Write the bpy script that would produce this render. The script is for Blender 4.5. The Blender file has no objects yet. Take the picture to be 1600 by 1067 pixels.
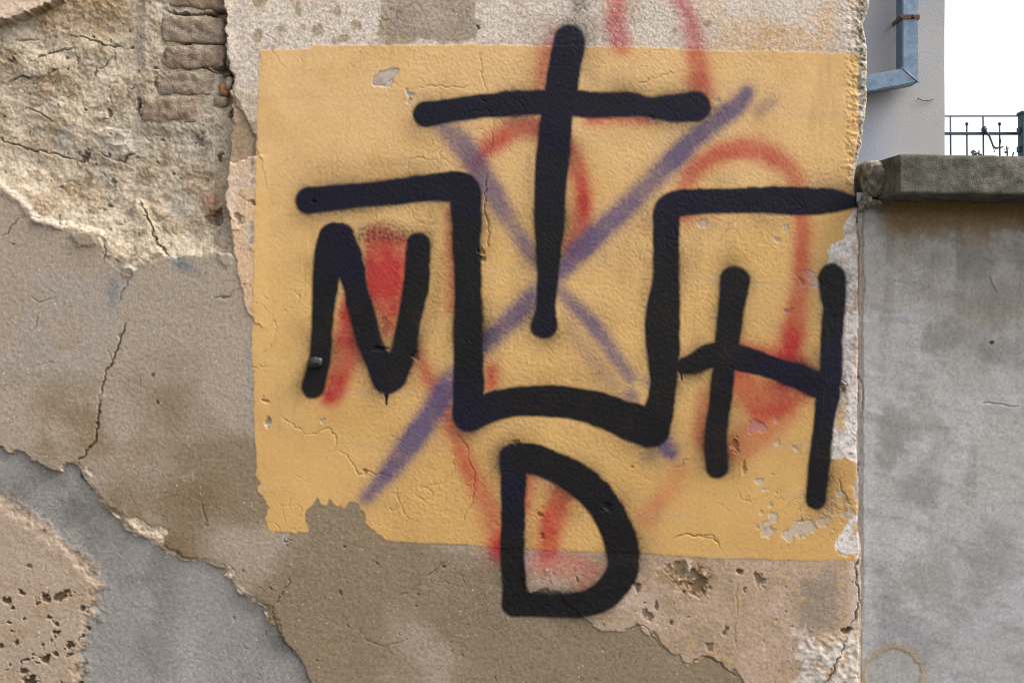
import bpy, bmesh, math
import numpy as np
from mathutils import Vector, Matrix

# ------------------------------------------------------------------ camera, sky, sun, exposure
S = 0.00125            # metres on the wall face for one unit of the wall layout (u right, v down)
CAM_Z = 1.55           # eye height
DIST = 2.0             # camera to wall face
scene = bpy.context.scene
C = scene.collection
cam_d = bpy.data.cameras.new('camera'); cam = bpy.data.objects.new('camera', cam_d); C.objects.link(cam)
cam.location = (0, -DIST, CAM_Z); cam.rotation_euler = (math.radians(90), 0, 0)
cam_d.lens = 36; cam_d.sensor_width = 36; cam_d.clip_start = 0.05; cam_d.clip_end = 2000
scene.camera = cam

SUN_EL, SUN_AZ = math.radians(50), math.radians(105)   # azimuth clockwise from +Y (north)
world = bpy.data.worlds.new('World'); scene.world = world; world.use_nodes = True
wn = world.node_tree.nodes; wl = world.node_tree.links
sky = wn.new('ShaderNodeTexSky'); sky.sky_type = 'NISHITA'; sky.sun_disc = False
sky.sun_elevation = SUN_EL; sky.sun_rotation = SUN_AZ
sky.air_density = 1.0; sky.dust_density = 6.0; sky.ozone_density = 0.3; sky.altitude = 200
hs = wn.new('ShaderNodeHueSaturation'); hs.inputs['Saturation'].default_value = 0.3
wl.new(sky.outputs[0], hs.inputs['Color'])
wl.new(hs.outputs[0], wn['Background'].inputs[0]); wn['Background'].inputs[1].default_value = 0.15
sun_d = bpy.data.lights.new('sun', 'SUN'); sun = bpy.data.objects.new('sun', sun_d); C.objects.link(sun)
sun_d.energy = 0.8; sun_d.angle = math.radians(22); sun_d.color = (1.0, 0.955, 0.89)
sdir = Vector((math.sin(SUN_AZ)*math.cos(SUN_EL), math.cos(SUN_AZ)*math.cos(SUN_EL), math.sin(SUN_EL)))
sun.rotation_euler = sdir.to_track_quat('Z', 'Y').to_euler(); sun.location = sdir*10
vs = scene.view_settings
vs.view_transform = 'Standard'; vs.look = 'None'; vs.gamma = 1.0; vs.use_curve_mapping = False
vs.exposure = 1.37
scene.cycles.filter_width = 1.1

# ------------------------------------------------------------------ helpers
F = np.float32
def ux(u): return (u-800)*S
def vz(v): return CAM_Z+(533.5-v)*S
_rng = np.random.default_rng(7)
_perm = np.tile(_rng.permutation(256), 2).astype(np.int32)
_ang = _rng.random(256)*2*np.pi
_gx = np.cos(_ang).astype(F); _gy = np.sin(_ang).astype(F)
def perlin(x, y, seed=0):
    x = np.asarray(x, F)+F(seed*17.31+3.7); y = np.asarray(y, F)+F(seed*9.77+11.3)
    xi = np.floor(x).astype(np.int32); yi = np.floor(y).astype(np.int32)
    xf = x-xi; yf = y-yi
    xi &= 255; yi &= 255
    a = _perm[xi]; b = _perm[xi+1]
    g00 = _perm[a+yi]; g01 = _perm[a+yi+1]; g10 = _perm[b+yi]; g11 = _perm[b+yi+1]
    w = xf*xf*xf*(xf*(xf*6-15)+10); h = yf*yf*yf*(yf*(yf*6-15)+10)
    n00 = _gx[g00]*xf+_gy[g00]*yf; n10 = _gx[g10]*(xf-1)+_gy[g10]*yf
    n01 = _gx[g01]*xf+_gy[g01]*(yf-1); n11 = _gx[g11]*(xf-1)+_gy[g11]*(yf-1)
    return ((n00+(n10-n00)*w)*(1-h)+(n01+(n11-n01)*w)*h)*F(1.5)
def fbm(u, v, lam, octv=4, seed=0, gain=0.5):
    r = 0; a = 1.0; t = 0
    for k in range(octv):
        r = r+a*perlin(u/lam, v/lam, seed+k*3); t += a; a *= gain; lam = lam/2.03
    return r/F(t)*F(1.3)
def ss(a, b, x):
    t = np.clip((x-a)/(b-a), 0, 1); return t*t*(3-2*t)
def srgb(r, g, b, k=0.8):
    c = np.array([r, g, b], float)/255
    c = np.where(c <= .04045, c/12.92, ((c+.055)/1.055)**2.4)*k
    return c.astype(F)
def mix(col, c2, m):
    c2 = np.asarray(c2, F)
    if np.isscalar(m): m = np.full(col.shape[0], m, F)
    return col+(c2-col)*m[:, None]
def sdf(poly, u, v, pad=70):
    """signed distance to a polygon, positive inside, clamped to pad"""
    P = np.array(poly, F); d = np.full(u.shape, -pad, F)
    m = (u > P[:, 0].min()-pad) & (u < P[:, 0].max()+pad) & (v > P[:, 1].min()-pad) & (v < P[:, 1].max()+pad)
    x = u[m]; y = v[m]; best = np.full(x.shape, 1e9, F); ins = np.zeros(x.shape, bool)
    for i in range(len(P)):
        ax, ay = P[i]; bx, by = P[(i+1) % len(P)]
        ex, ey = bx-ax, by-ay; L = ex*ex+ey*ey+1e-9
        t = np.clip(((x-ax)*ex+(y-ay)*ey)/L, 0, 1)
        best = np.minimum(best, (x-ax-t*ex)**2+(y-ay-t*ey)**2)
        if ay != by:
            c = ((ay > y) != (by > y)) & (x < (bx-ax)*(y-ay)/(by-ay)+ax); ins ^= c
    best = np.minimum(np.sqrt(best), pad)
    d[m] = np.where(ins, best, -best); return d
def stroke(pts, u, v, pad=60):
    """distance outside a brush path of varying radius (negative inside)"""
    d = np.full(u.shape, pad, F)
    for (x0, y0, r0), (x1, y1, r1) in zip(pts[:-1], pts[1:]):
        R = max(r0, r1)+pad
        m = (u > min(x0, x1)-R) & (u < max(x0, x1)+R) & (v > min(y0, y1)-R) & (v < max(y0, y1)+R)
        x = u[m]; y = v[m]; ex, ey = x1-x0, y1-y0
        t = np.clip(((x-x0)*ex+(y-y0)*ey)/(ex*ex+ey*ey+1e-9), 0, 1)
        dd = np.sqrt((x-x0-t*ex)**2+(y-y0-t*ey)**2)-(r0+(r1-r0)*t)
        d[m] = np.minimum(d[m], dd)
    return d
def line_d(pts, u, v, pad=12):
    return stroke([(a, b, 0) for a, b in pts], u, v, pad)
def smoothpath(pts, n=6):
    """Catmull-Rom resample of a brush path"""
    P = np.array(pts, float); out = []
    for i in range(len(P)-1):
        p0 = P[max(i-1, 0)]; p1 = P[i]; p2 = P[i+1]; p3 = P[min(i+2, len(P)-1)]
        for k in range(n):
            t = k/n
            out.append(tuple(.5*((2*p1)+(-p0+p2)*t+(2*p0-5*p1+4*p2-p3)*t*t+(-p0+3*p1-3*p2+p3)*t**3)))
    out.append(tuple(P[-1])); return out

def thing(name, label, cat, loc=(0, 0, 0), group=None):
    o = bpy.data.objects.new(name, None); C.objects.link(o); o.location = loc
    o.empty_display_size = 0.1; o['label'] = label; o['category'] = cat; o['kind'] = 'thing'
    if group: o['group'] = group
    return o
def link(name, me, mat, parent=None, label=None):
    o = bpy.data.objects.new(name, me); C.objects.link(o)
    if mat is not None: me.materials.append(mat)
    if parent is not None:
        o.parent = parent; o.matrix_parent_inverse = Matrix.Translation(parent.location).inverted()
    if label: o['label'] = label
    return o
def mesh_np(name, co, quads, normals=None, attrs=None):
    me = bpy.data.meshes.new(name)
    me.vertices.add(len(co)); me.vertices.foreach_set('co', np.ascontiguousarray(co, F).ravel())
    n = len(quads); me.loops.add(n*4); me.loops.foreach_set('vertex_index', np.ascontiguousarray(quads, np.int32).ravel())
    me.polygons.add(n); me.polygons.foreach_set('loop_start', np.arange(0, n*4, 4, dtype=np.int32))
    me.update(calc_edges=True)
    me.polygons.foreach_set('use_smooth', np.ones(n, bool))
    for k, a in (attrs or {}).items():
        if a.ndim == 2:
            at = me.attributes.new(k, 'FLOAT_COLOR', 'POINT')
            at.data.foreach_set('color', np.hstack([a, np.ones((len(a), 1), F)]).astype(F).ravel())
        else:
            at = me.attributes.new(k, 'FLOAT', 'POINT'); at.data.foreach_set('value', a.astype(F))
    if normals is not None: me.normals_split_custom_set_from_vertices(normals)
    return me
def box_me(name, x0, x1, y0, y1, z0, z1, bevel=0.0, seg=2):
    bm = bmesh.new(); bmesh.ops.create_cube(bm, size=1)
    for vtx in bm.verts:
        vtx.co = Vector(((x0+x1)/2+vtx.co.x*(x1-x0), (y0+y1)/2+vtx.co.y*(y1-y0), (z0+z1)/2+vtx.co.z*(z1-z0)))
    if bevel: bmesh.ops.bevel(bm, geom=list(bm.edges), offset=bevel, segments=seg, affect='EDGES', profile=.6)
    me = bpy.data.meshes.new(name); bm.to_mesh(me); bm.free(); return me
def tube_me(name, pts, r, n=8, taper=None):
    bm = bmesh.new(); rings = []
    P = [Vector(p) for p in pts]
    for i, p in enumerate(P):
        t = (P[min(i+1, len(P)-1)]-P[max(i-1, 0)]).normalized()
        a = t.cross(Vector((0.3, 1, 0.2))).normalized(); b = t.cross(a)
        rr = r if taper is None else taper[i]
        rings.append([bm.verts.new(p+(a*math.cos(2*math.pi*k/n)+b*math.sin(2*math.pi*k/n))*rr) for k in range(n)])
    for r0, r1 in zip(rings[:-1], rings[1:]):
        for k in range(n): bm.faces.new((r0[k], r0[(k+1) % n], r1[(k+1) % n], r1[k]))
    bm.faces.new(rings[0][::-1]); bm.faces.new(rings[-1])
    for f in bm.faces: f.smooth = True
    bmesh.ops.recalc_face_normals(bm, faces=bm.faces)
    me = bpy.data.meshes.new(name); bm.to_mesh(me); bm.free(); return me
def rough_block(name, size, seed, amp=0.004, lam=0.02, p=5.0, cuts=(22, 12, 12), chips=0.006):
    """an irregular rounded block: brick, stone or mortar lump, centred on its own origin"""
    bm = bmesh.new()
    nx, ny, nz = cuts
    cache = {}
    def V(i, j, k):
        key = (i, j, k)
        if key not in cache: cache[key] = bm.verts.new((2*i/nx-1, 2*j/ny-1, 2*k/nz-1))
        return cache[key]
    for i in range(nx):
        for j in range(ny):
            for k in (0, nz): bm.faces.new((V(i, j, k), V(i+1, j, k), V(i+1, j+1, k), V(i, j+1, k)))
    for i in range(nx):
        for k in range(nz):
            for j in (0, ny): bm.faces.new((V(i, j, k), V(i+1, j, k), V(i+1, j, k+1), V(i, j, k+1)))
    for j in range(ny):
        for k in range(nz):
            for i in (0, nx): bm.faces.new((V(i, j, k), V(i, j+1, k), V(i, j+1, k+1), V(i, j, k+1)))
    bm.verts.ensure_lookup_table()
    co = np.array([v.co[:] for v in bm.verts])
    ln = (np.abs(co)**p).sum(1)**(1/p); co = co/ln[:, None]*np.array(size)/2
    dirn = co/np.linalg.norm(co, axis=1)[:, None]
    a, b, c = co[:, 0]/lam, co[:, 1]/lam, co[:, 2]/lam
    n = fbm(a+c*.37, c+b*.71, 1.0, 4, seed)+.6*fbm(a*.35+b*.5, c*.35+b*.2, 1.0, 2, seed+40)
    chip = np.clip(fbm(a*.5+b, c*.6-b, 1, 2, seed+9)-.25, 0, 1)
    co = co+dirn*(n*amp-chip*chips*2)[:, None]
    for v, q in zip(bm.verts, co): v.co = q
    bmesh.ops.recalc_face_normals(bm, faces=bm.faces)
    for f in bm.faces: f.smooth = True
    me = bpy.data.meshes.new(name); bm.to_mesh(me); bm.free(); return me

# ------------------------------------------------------------------ materials
def new_mat(name):
    m = bpy.data.materials.new(name); m.use_nodes = True
    return m, m.node_tree.nodes, m.node_tree.links, m.node_tree.nodes['Principled BSDF']
def mathn(nt, op, a, b=None, c=None):
    n = nt.new('ShaderNodeMath'); n.operation = op
    return n
def surface_mat(name, bump=1.0, spec=0.35):
    """colour of coats and paint comes from the surface's own pigment layer; grain, specks and fine relief are nodes"""
    m, N, L, B = new_mat(name)
    tc = N.new('ShaderNodeTexCoord')
    pg = N.new('ShaderNodeAttribute'); pg.attribute_name = 'pigment'
    gl = N.new('ShaderNodeAttribute'); gl.attribute_name = 'gloss'
    gr = N.new('ShaderNodeAttribute'); gr.attribute_name = 'grain'
    n1 = N.new('ShaderNodeTexNoise'); n1.inputs['Scale'].default_value = 560; n1.inputs['Detail'].default_value = 3; n1.inputs['Roughness'].default_value = .7
    n2 = N.new('ShaderNodeTexNoise'); n2.inputs['Scale'].default_value = 150; n2.inputs['Detail'].default_value = 5; n2.inputs['Roughness'].default_value = .65
    vo = N.new('ShaderNodeTexVoronoi'); vo.inputs['Scale'].default_value = 130; vo.inputs['Randomness'].default_value = 1
    for t in (n1, n2, vo): L.new(tc.outputs['Object'], t.inputs['Vector'])
    # sand grain multiplier 1 + grain*(noise-.5)*k
    ad = N.new('ShaderNodeMath'); ad.operation = 'ADD'; L.new(n1.outputs['Fac'], ad.inputs[0]); L.new(n2.outputs['Fac'], ad.inputs[1])
    sb = N.new('ShaderNodeMath'); sb.operation = 'SUBTRACT'; L.new(ad.outputs[0], sb.inputs[0]); sb.inputs[1].default_value = 1.0
    ml = N.new('ShaderNodeMath'); ml.operation = 'MULTIPLY'; L.new(sb.outputs[0], ml.inputs[0]); L.new(gr.outputs['Fac'], ml.inputs[1])
    on = N.new('ShaderNodeMath'); on.operation = 'MULTIPLY_ADD'; L.new(ml.outputs[0], on.inputs[0]); on.inputs[1].default_value = 2.0; on.inputs[2].default_value = 1.0
    mx = N.new('ShaderNodeVectorMath'); mx.operation = 'SCALE'; L.new(pg.outputs['Color'], mx.inputs[0]); L.new(on.outputs[0], mx.inputs['Scale'])
    # pale sand specks: a few voronoi cells only
    lt = N.new('ShaderNodeMath'); lt.operation = 'LESS_THAN'; L.new(vo.outputs['Distance'], lt.inputs[0]); lt.inputs[1].default_value = 0.19
    sepc = N.new('ShaderNodeSeparateColor'); L.new(vo.outputs['Color'], sepc.inputs[0])
    gt = N.new('ShaderNodeMath'); gt.operation = 'GREATER_THAN'; L.new(sepc.outputs[0], gt.inputs[0]); gt.inputs[1].default_value = 0.88
    sp = N.new('ShaderNodeMath'); sp.operation = 'MULTIPLY'; L.new(lt.outputs[0], sp.inputs[0]); L.new(gt.outputs[0], sp.inputs[1])
    sg = N.new('ShaderNodeAttribute'); sg.attribute_name = 'specks'
    sp2 = N.new('ShaderNodeMath'); sp2.operation = 'MULTIPLY'; L.new(sp.outputs[0], sp2.inputs[0]); L.new(sg.outputs['Fac'], sp2.inputs[1])
    mc = N.new('ShaderNodeMix'); mc.data_type = 'RGBA'; L.new(sp2.outputs[0], mc.inputs[0]); L.new(mx.outputs[0], mc.inputs[6]); mc.inputs[7].default_value = (.58, .52, .44, 1)
    v2 = N.new('ShaderNodeTexVoronoi'); v2.inputs['Scale'].default_value = 170; L.new(tc.outputs['Object'], v2.inputs['Vector'])
    s2 = N.new('ShaderNodeSeparateColor'); L.new(v2.outputs['Color'], s2.inputs[0])
    g2 = N.new('ShaderNodeMath'); g2.operation = 'GREATER_THAN'; L.new(s2.outputs[1], g2.inputs[0]); g2.inputs[1].default_value = 0.9
    l2 = N.new('ShaderNodeMath'); l2.operation = 'LESS_THAN'; L.new(v2.outputs['Distance'], l2.inputs[0]); l2.inputs[1].default_value = 0.2
    p2 = N.new('ShaderNodeMath'); p2.operation = 'MULTIPLY'; L.new(g2.outputs[0], p2.inputs[0]); L.new(l2.outputs[0], p2.inputs[1])
    q2 = N.new('ShaderNodeMath'); q2.operation = 'MULTIPLY'; L.new(p2.outputs[0], q2.inputs[0]); L.new(gr.outputs['Fac'], q2.inputs[1])
    d2 = N.new('ShaderNodeMath'); d2.operation = 'MULTIPLY_ADD'; L.new(q2.outputs[0], d2.inputs[0]); d2.inputs[1].default_value = -.8; d2.inputs[2].default_value = 1.0
    m2 = N.new('ShaderNodeVectorMath'); m2.operation = 'SCALE'; L.new(mc.outputs[2], m2.inputs[0]); L.new(d2.outputs[0], m2.inputs['Scale'])
    L.new(m2.outputs[0], B.inputs['Base Color'])
    rr = N.new('ShaderNodeMath'); rr.operation = 'SUBTRACT'; rr.inputs[0].default_value = 0.93; L.new(gl.outputs['Fac'], rr.inputs[1])
    L.new(rr.outputs[0], B.inputs['Roughness']); B.inputs['Specular IOR Level'].default_value = spec*.36
    bp = N.new('ShaderNodeBump'); bp.inputs['Distance'].default_value = 0.0010*bump
    L.new(ad.outputs[0], bp.inputs['Height'])
    bs = N.new('ShaderNodeMath'); bs.operation = 'MULTIPLY'; L.new(gr.outputs['Fac'], bs.inputs[0]); bs.inputs[1].default_value = 1.0; bs.use_clamp = True
    L.new(bs.outputs[0], bp.inputs['Strength']); L.new(bp.outputs[0], B.inputs['Normal'])
    return m
def noise_mat(name, c1, c2, scale=30, rough=.9, bump=.002, c3=None, detail=6, fine=400, fine_amt=.35, metal=0, spec=.35):
    m, N, L, B = new_mat(name)
    tc = N.new('ShaderNodeTexCoord')
    n1 = N.new('ShaderNodeTexNoise'); n1.inputs['Scale'].default_value = scale; n1.inputs['Detail'].default_value = detail; n1.inputs['Roughness'].default_value = .62
    n2 = N.new('ShaderNodeTexNoise'); n2.inputs['Scale'].default_value = fine; n2.inputs['Detail'].default_value = 4; n2.inputs['Roughness'].default_value = .7
    L.new(tc.outputs['Object'], n1.inputs['Vector']); L.new(tc.outputs['Object'], n2.inputs['Vector'])
    cr = N.new('ShaderNodeValToRGB'); L.new(n1.outputs['Fac'], cr.inputs[0])
    cr.color_ramp.elements[0].position = .36; cr.color_ramp.elements[0].color = (*c1, 1)
    cr.color_ramp.elements[1].position = .64; cr.color_ramp.elements[1].color = (*c2, 1)
    if c3 is not None:
        e = cr.color_ramp.elements.new(.52); e.color = (*c3, 1)
    ma = N.new('ShaderNodeMath'); ma.operation = 'MULTIPLY_ADD'; L.new(n2.outputs['Fac'], ma.inputs[0]); ma.inputs[1].default_value = 2*fine_amt; ma.inputs[2].default_value = 1-fine_amt
    mx = N.new('ShaderNodeVectorMath'); mx.operation = 'SCALE'; L.new(cr.outputs[0], mx.inputs[0]); L.new(ma.outputs[0], mx.inputs['Scale'])
    L.new(mx.outputs[0], B.inputs['Base Color']); B.inputs['Roughness'].default_value = rough; B.inputs['Metallic'].default_value = metal
    B.inputs['Specular IOR Level'].default_value = spec
    if bump:
        ad = N.new('ShaderNodeMath'); ad.operation = 'ADD'; L.new(n1.outputs['Fac'], ad.inputs[0]); L.new(n2.outputs['Fac'], ad.inputs[1])
        bp = N.new('ShaderNodeBump'); bp.inputs['Distance'].default_value = bump; L.new(ad.outputs[0], bp.inputs['Height']); L.new(bp.outputs[0], B.inputs['Normal'])
    return m
M_wall = surface_mat('weathered_coats')
M_low = surface_mat('cement_render', bump=.6)
M_body = noise_mat('rubble', srgb(125, 108, 88), srgb(160, 142, 118), 14, bump=.004)
M_brick = noise_mat('old_brick', srgb(158, 132, 106), srgb(206, 184, 160), 44, bump=.007, c3=srgb(178, 154, 132), fine=330, fine_amt=.45)
M_brick2 = noise_mat('old_brick_grey', srgb(158, 142, 122), srgb(206, 186, 160), 44, bump=.007, c3=srgb(182, 160, 138), fine=330, fine_amt=.45)
M_shard = noise_mat('orange_brick', srgb(165, 110, 66), srgb(182, 136, 92), 60, bump=.002, fine_amt=.4)
M_mortar = noise_mat('crumbly_mortar', srgb(96, 88, 78), srgb(186, 176, 162), 55, bump=.003, c3=srgb(140, 128, 112), fine_amt=.5)
M_coping = noise_mat('mossy_concrete', srgb(68, 65, 55), srgb(114, 109, 99), 26, bump=.003, c3=srgb(88, 85, 74), fine=300, fine_amt=.6)

# ------------------------------------------------------------------ ground
gm = bpy.data.meshes.new('ground'); gm.from_pydata([(-400, -400, 0), (400, -400, 0), (400, 400, 0), (-400, 400, 0)], [], [(0, 1, 2, 3)])
g = link('ground', gm, noise_mat('asphalt', srgb(78, 77, 75), srgb(98, 96, 92), 6, bump=.003)); g['kind'] = 'structure'

# ------------------------------------------------------------------ tall wall: layout of the coats
def axis(a, b, step, lo, hi, big=14.0):
    mid = np.arange(a, b+step*.5, step)
    left = []; x = a; s = step
    while x > lo: s = min(s*1.12, big); x -= s; left.append(x)
    right = []; x = mid[-1]; s = step
    while x < hi: s = min(s*1.12, big); x += s; right.append(min(x, hi))
    return np.array(left[::-1]+list(mid)+right, F)
EDGE = np.array([(-760, 1350), (-200, 1352), (-60, 1356), (0, 1361), (18, 1359), (36, 1351), (48, 1354), (75, 1358), (140, 1357), (160, 1356), (200, 1353),
                 (240, 1346), (262, 1339), (300, 1338), (330, 1343), (380, 1345), (480, 1345), (600, 1344), (700, 1343), (800, 1344), (860, 1347),
                 (960, 1347), (1067, 1346), (1800, 1347)], float)
STEP = 1.4
ua = axis(-16, 1345, STEP, -1500, 1345)
va = axis(-16, 1083, STEP, -760, 1790)
nu, nv = len(ua), len(va)
U, V = np.meshgrid(ua, va)
edge = np.interp(va, EDGE[:, 0], EDGE[:, 1]).astype(F)
edge = edge+fbm(va, va*0, 34, 4, 71)*3.0*ss(300, 250, va)+fbm(va, va*0+40, 26, 4, 72)*2.2*ss(300, 340, va)
w = ss(1270, 1345, U)
U = U+(edge[:, None]-1345)*w
u = U.ravel().astype(F); v = V.ravel().astype(F)
fine = (ss(-60, -14, U)*ss(-60, -14, V)*ss(1130, 1084, V)).ravel().astype(F)
# noise-warped coordinates for ragged outlines
wa = fbm(u, v, 26, 4, 1)*6; wb = fbm(u, v, 26, 4, 2)*6
wc = perlin(u/6, v/6, 3)*1.6; wd = perlin(u/6, v/6, 4)*1.6
u1, v1 = u+wa+wc, v+wb+wd            # ragged
u2, v2 = u+wa*.25+wc*.5, v+wb*.25+wd*.5   # nearly straight
n200 = fbm(u, v, 210, 5, 11); n60 = fbm(u, v, 62, 4, 12); n20 = fbm(u, v, 20, 3, 13)
n9 = perlin(u/8.5, v/8.5, 14); n5 = perlin(u/4.6, v/4.6, 15); n90 = fbm(u, v, 95, 4, 16); n400 = fbm(u, v, 420, 4, 17)
grit = (n9*.6+n5*.6)*fine

BIG = 2600
core_p = [(-BIG, 60), (-300, 40), (-40, 44), (2, 32), (28, 22), (48, 13), (72, 6), (92, -2), (110, -60), (120, -300), (200, -420), (340, -380), (352, -120), (349, 0), (348, 15), (356, 38), (349, 58),
          (358, 90), (357, 112), (366, 120), (362, 148), (362, 200), (358, 250), (354, 288), (356, 330), (362, 370), (366, 398), (330, 395), (290, 401), (262, 401),
          (240, 405), (205, 428), (185, 418), (166, 400), (155, 367), (120, 356), (85, 352), (55, 343), (38, 319), (0, 291), (-60, 270), (-400, 300), (-BIG, 280)]
grey_p = [(-BIG, 690), (-300, 680), (0, 701), (10, 707), (35, 707), (50, 718), (60, 727), (95, 738), (101, 726), (118, 726), (127, 745), (140, 765), (157, 790), (165, 800),
          (182, 812), (196, 826), (207, 835), (228, 839), (242, 852), (256, 862), (270, 871), (290, 878), (320, 879), (341, 889), (356, 900), (366, 917), (376, 930), (391, 937), (405, 946), (413, 957), (418, 975),
          (431, 977), (436, 992), (450, 1011), (465, 1026), (474, 1041), (480, 1055), (482, 1070), (500, 1160), (560, 1300), (600, 1900), (-BIG, 1900)]
pinkbl_p = [(-BIG, 760), (-200, 740), (0, 778), (15, 790), (30, 803), (50, 812), (66, 823), (80, 838), (95, 852), (110, 865), (125, 876), (137, 886), (149, 901), (153, 916), (145, 930), (141, 945), (145, 956),
            (136, 975), (128, 1000), (121, 1020), (124, 1045), (120, 1075), (90, 1200), (100, 1900), (-BIG, 1900)]
up_p = [(349, -60), (349, 0), (348, 15), (357, 38), (348, 58), (359, 90), (357, 112), (368, 119), (366, 145), (376, 158), (382, 180), (400, 214), (420, 300), (430, 500), (1390, 500), (1390, -800), (352, -800), (352, -120)]
pinkl_p = [(362, 253), (354, 280), (353, 300), (357, 330), (361, 365), (368, 400), (374, 440), (381, 472), (396, 502), (430, 520), (440, 240), (398, 246)]
mid_p = [(352, 152), (366, 150), (380, 178), (398, 214), (402, 240), (392, 248), (366, 252), (352, 262), (346, 230), (350, 190)]
ochre_p = [(407, 80), (450, 78), (486, 77), (492, 72), (740, 70), (850, 73), (1000, 74), (1120, 80), (1230, 80), (1300, 84), (1342, 86), (1340, 130), (1342, 200), (1336, 240), (1329, 262), (1330, 285), (1338, 312), (1332, 332),
           (1316, 352), (1322, 372), (1302, 378), (1294, 392), (1300, 402), (1288, 420), (1283, 470), (1292, 520), (1290, 600), (1284, 650), (1276, 710), (1296, 716), (1322, 712), (1338, 722), (1338, 800), (1322, 818), (1308, 842), (1306, 860), (1336, 868), (1340, 877),
           (1250, 876), (1200, 873), (1120, 872), (1000, 863), (860, 860), (780, 855), (720, 850), (605, 845), (591, 834), (579, 826), (572, 816), (570, 800), (560, 790), (546, 787), (536, 793), (521, 788),
           (515, 778), (509, 790), (501, 786), (495, 775), (485, 790), (479, 797), (478, 812), (479, 830), (466, 833), (440, 832), (425, 830), (418, 822), (415, 810), (418, 790), (410, 775), (402, 766), (405, 755), (398, 740),
           (400, 710), (398, 680), (395, 640), (397, 600), (393, 560), (394, 500), (396, 420), (398, 330), (400, 240), (404, 150)]
lowpl_p = [(835, 800), (818, 862), (816, 905), (830, 925), (850, 918), (872, 925), (905, 960), (940, 985), (960, 983), (975, 984), (995, 974), (1010, 990), (1020, 985), (1035, 1005), (1045, 1018), (1065, 1022), (1071, 1038), (1090, 1035), (1100, 1025), (1115, 1028),
           (1130, 1040), (1140, 1048), (1150, 1045), (1160, 1060), (1164, 1080), (1200, 1200), (1180, 1500), (1190, 1900), (1420, 1900), (1420, 780)]
mound_p = [(157, 366), (190, 345), (208, 312), (226, 322), (238, 360), (240, 378), (252, 396), (236, 410), (205, 430), (186, 420), (167, 400)]

rg1 = fbm(u, v, 13, 3, 5)*4; rg2 = fbm(u, v, 13, 3, 6)*4
d_core = sdf(core_p, u1+rg1*.8, v1+rg2*.8); d_grey = sdf(grey_p, u1+rg1, v1+rg2); d_pbl = sdf(pinkbl_p, u1+rg1*1.5, v1+rg2*1.5, 90)
d_up = sdf(up_p, u1, v1); d_pl = sdf(pinkl_p, u1, v1); d_mid = sdf(mid_p, u1, v1)
peel = np.clip(ss(640, 560, u)*ss(700, 745, v)+ss(1280, 1300, u)*ss(318, 335, v), 0, 1)   # where the paint flakes off raggedly
d_och = sdf(ochre_p, u2*(1-peel)+u1*peel, v2*(1-peel)+v1*peel)
d_low = sdf(lowpl_p, u1, v1); d_mound = sdf(mound_p, u1, v1)
core = d_core > 0
och = ss(-.9, .9, d_och)
# paint flaked off in chips (pale plaster showing)
chips = np.zeros_like(u)
for cx, cy, r in [(598, 122, 15), (612, 114, 9), (588, 128, 8), (640, 148, 6), (637, 157, 5), (1100, 350, 7), (1266, 430, 9), (1273, 445, 11), (1228, 358, 5), (1212, 374, 4), (1232, 487, 8), (1253, 442, 6),
                  (1185, 665, 12), (1176, 672, 8), (1250, 826, 16), (1262, 822, 13), (1230, 836, 10), (1288, 812, 8), (1292, 800, 6), (1198, 826, 12), (1208, 812, 7), (1184, 826, 5), (1204, 790, 4), (1186, 752, 5), (1194, 765, 4), (1205, 740, 3), (1316, 862, 8),
                  (1326, 800, 9), (1310, 770, 6), (502, 655, 3), (445, 485, 3), (1190, 800, 4), (880, 862, 5), (1212, 655, 4), (1217, 690, 4), (1020, 187, 4), (950, 188, 4), (1118, 157, 5), (418, 660, 5), (1240, 700, 5)]:
    dd = np.sqrt((u1-cx)**2+((v1-cy)*1.15)**2)-r+n20*5+n9*2.5
    chips = np.maximum(chips, ss(1.2, -.8, dd))
scatter = ss(.50, .62, n20*.5+n60*.9+perlin(u/5, v/5, 33)*.35)*ss(1120, 1300, u)*ss(640, 800, v)
chips = np.clip(np.maximum(chips*np.where(u > 700, .72, .95), scatter*.4), 0, 1)*och
ochv = och*(1-chips)

# ---- relief in millimetres, outwards positive
h = n400*2.5+n200*1.5
grey = ss(-.8, .8, d_grey)*(1-ss(-1, 1, d_pbl))
h = h-7.5*ss(-2.5, 1.0, d_grey)*(1-ss(-16, 14, d_pbl+n20*8))
bevel = ss(-11, -2, d_grey-n60*8)*(1-ss(-2, .5, d_grey))*ss(90, 160, u)*(u < 440)     # crumbling rim of the cement coat
h = h-2.6*bevel+bevel*n20*2.0
uplift = ss(-1.5, 1.2, d_up)
h = h+2.2*uplift*ss(460, 60, v+np.clip(u-405, 0, 60)*6)+2.0*ss(-1.5, 1.5, d_pl)*(1-core)*ss(425, 395, u)-3.0*ss(-1, 1, d_mid)*(1-uplift)
h = h+1.6*ss(-1.0, .8, d_low)*ss(0, -34, d_och)
och_cover = ss(-.5, .7, d_och)
h = h+.5*och_cover*(1-chips)-.9*chips
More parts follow.
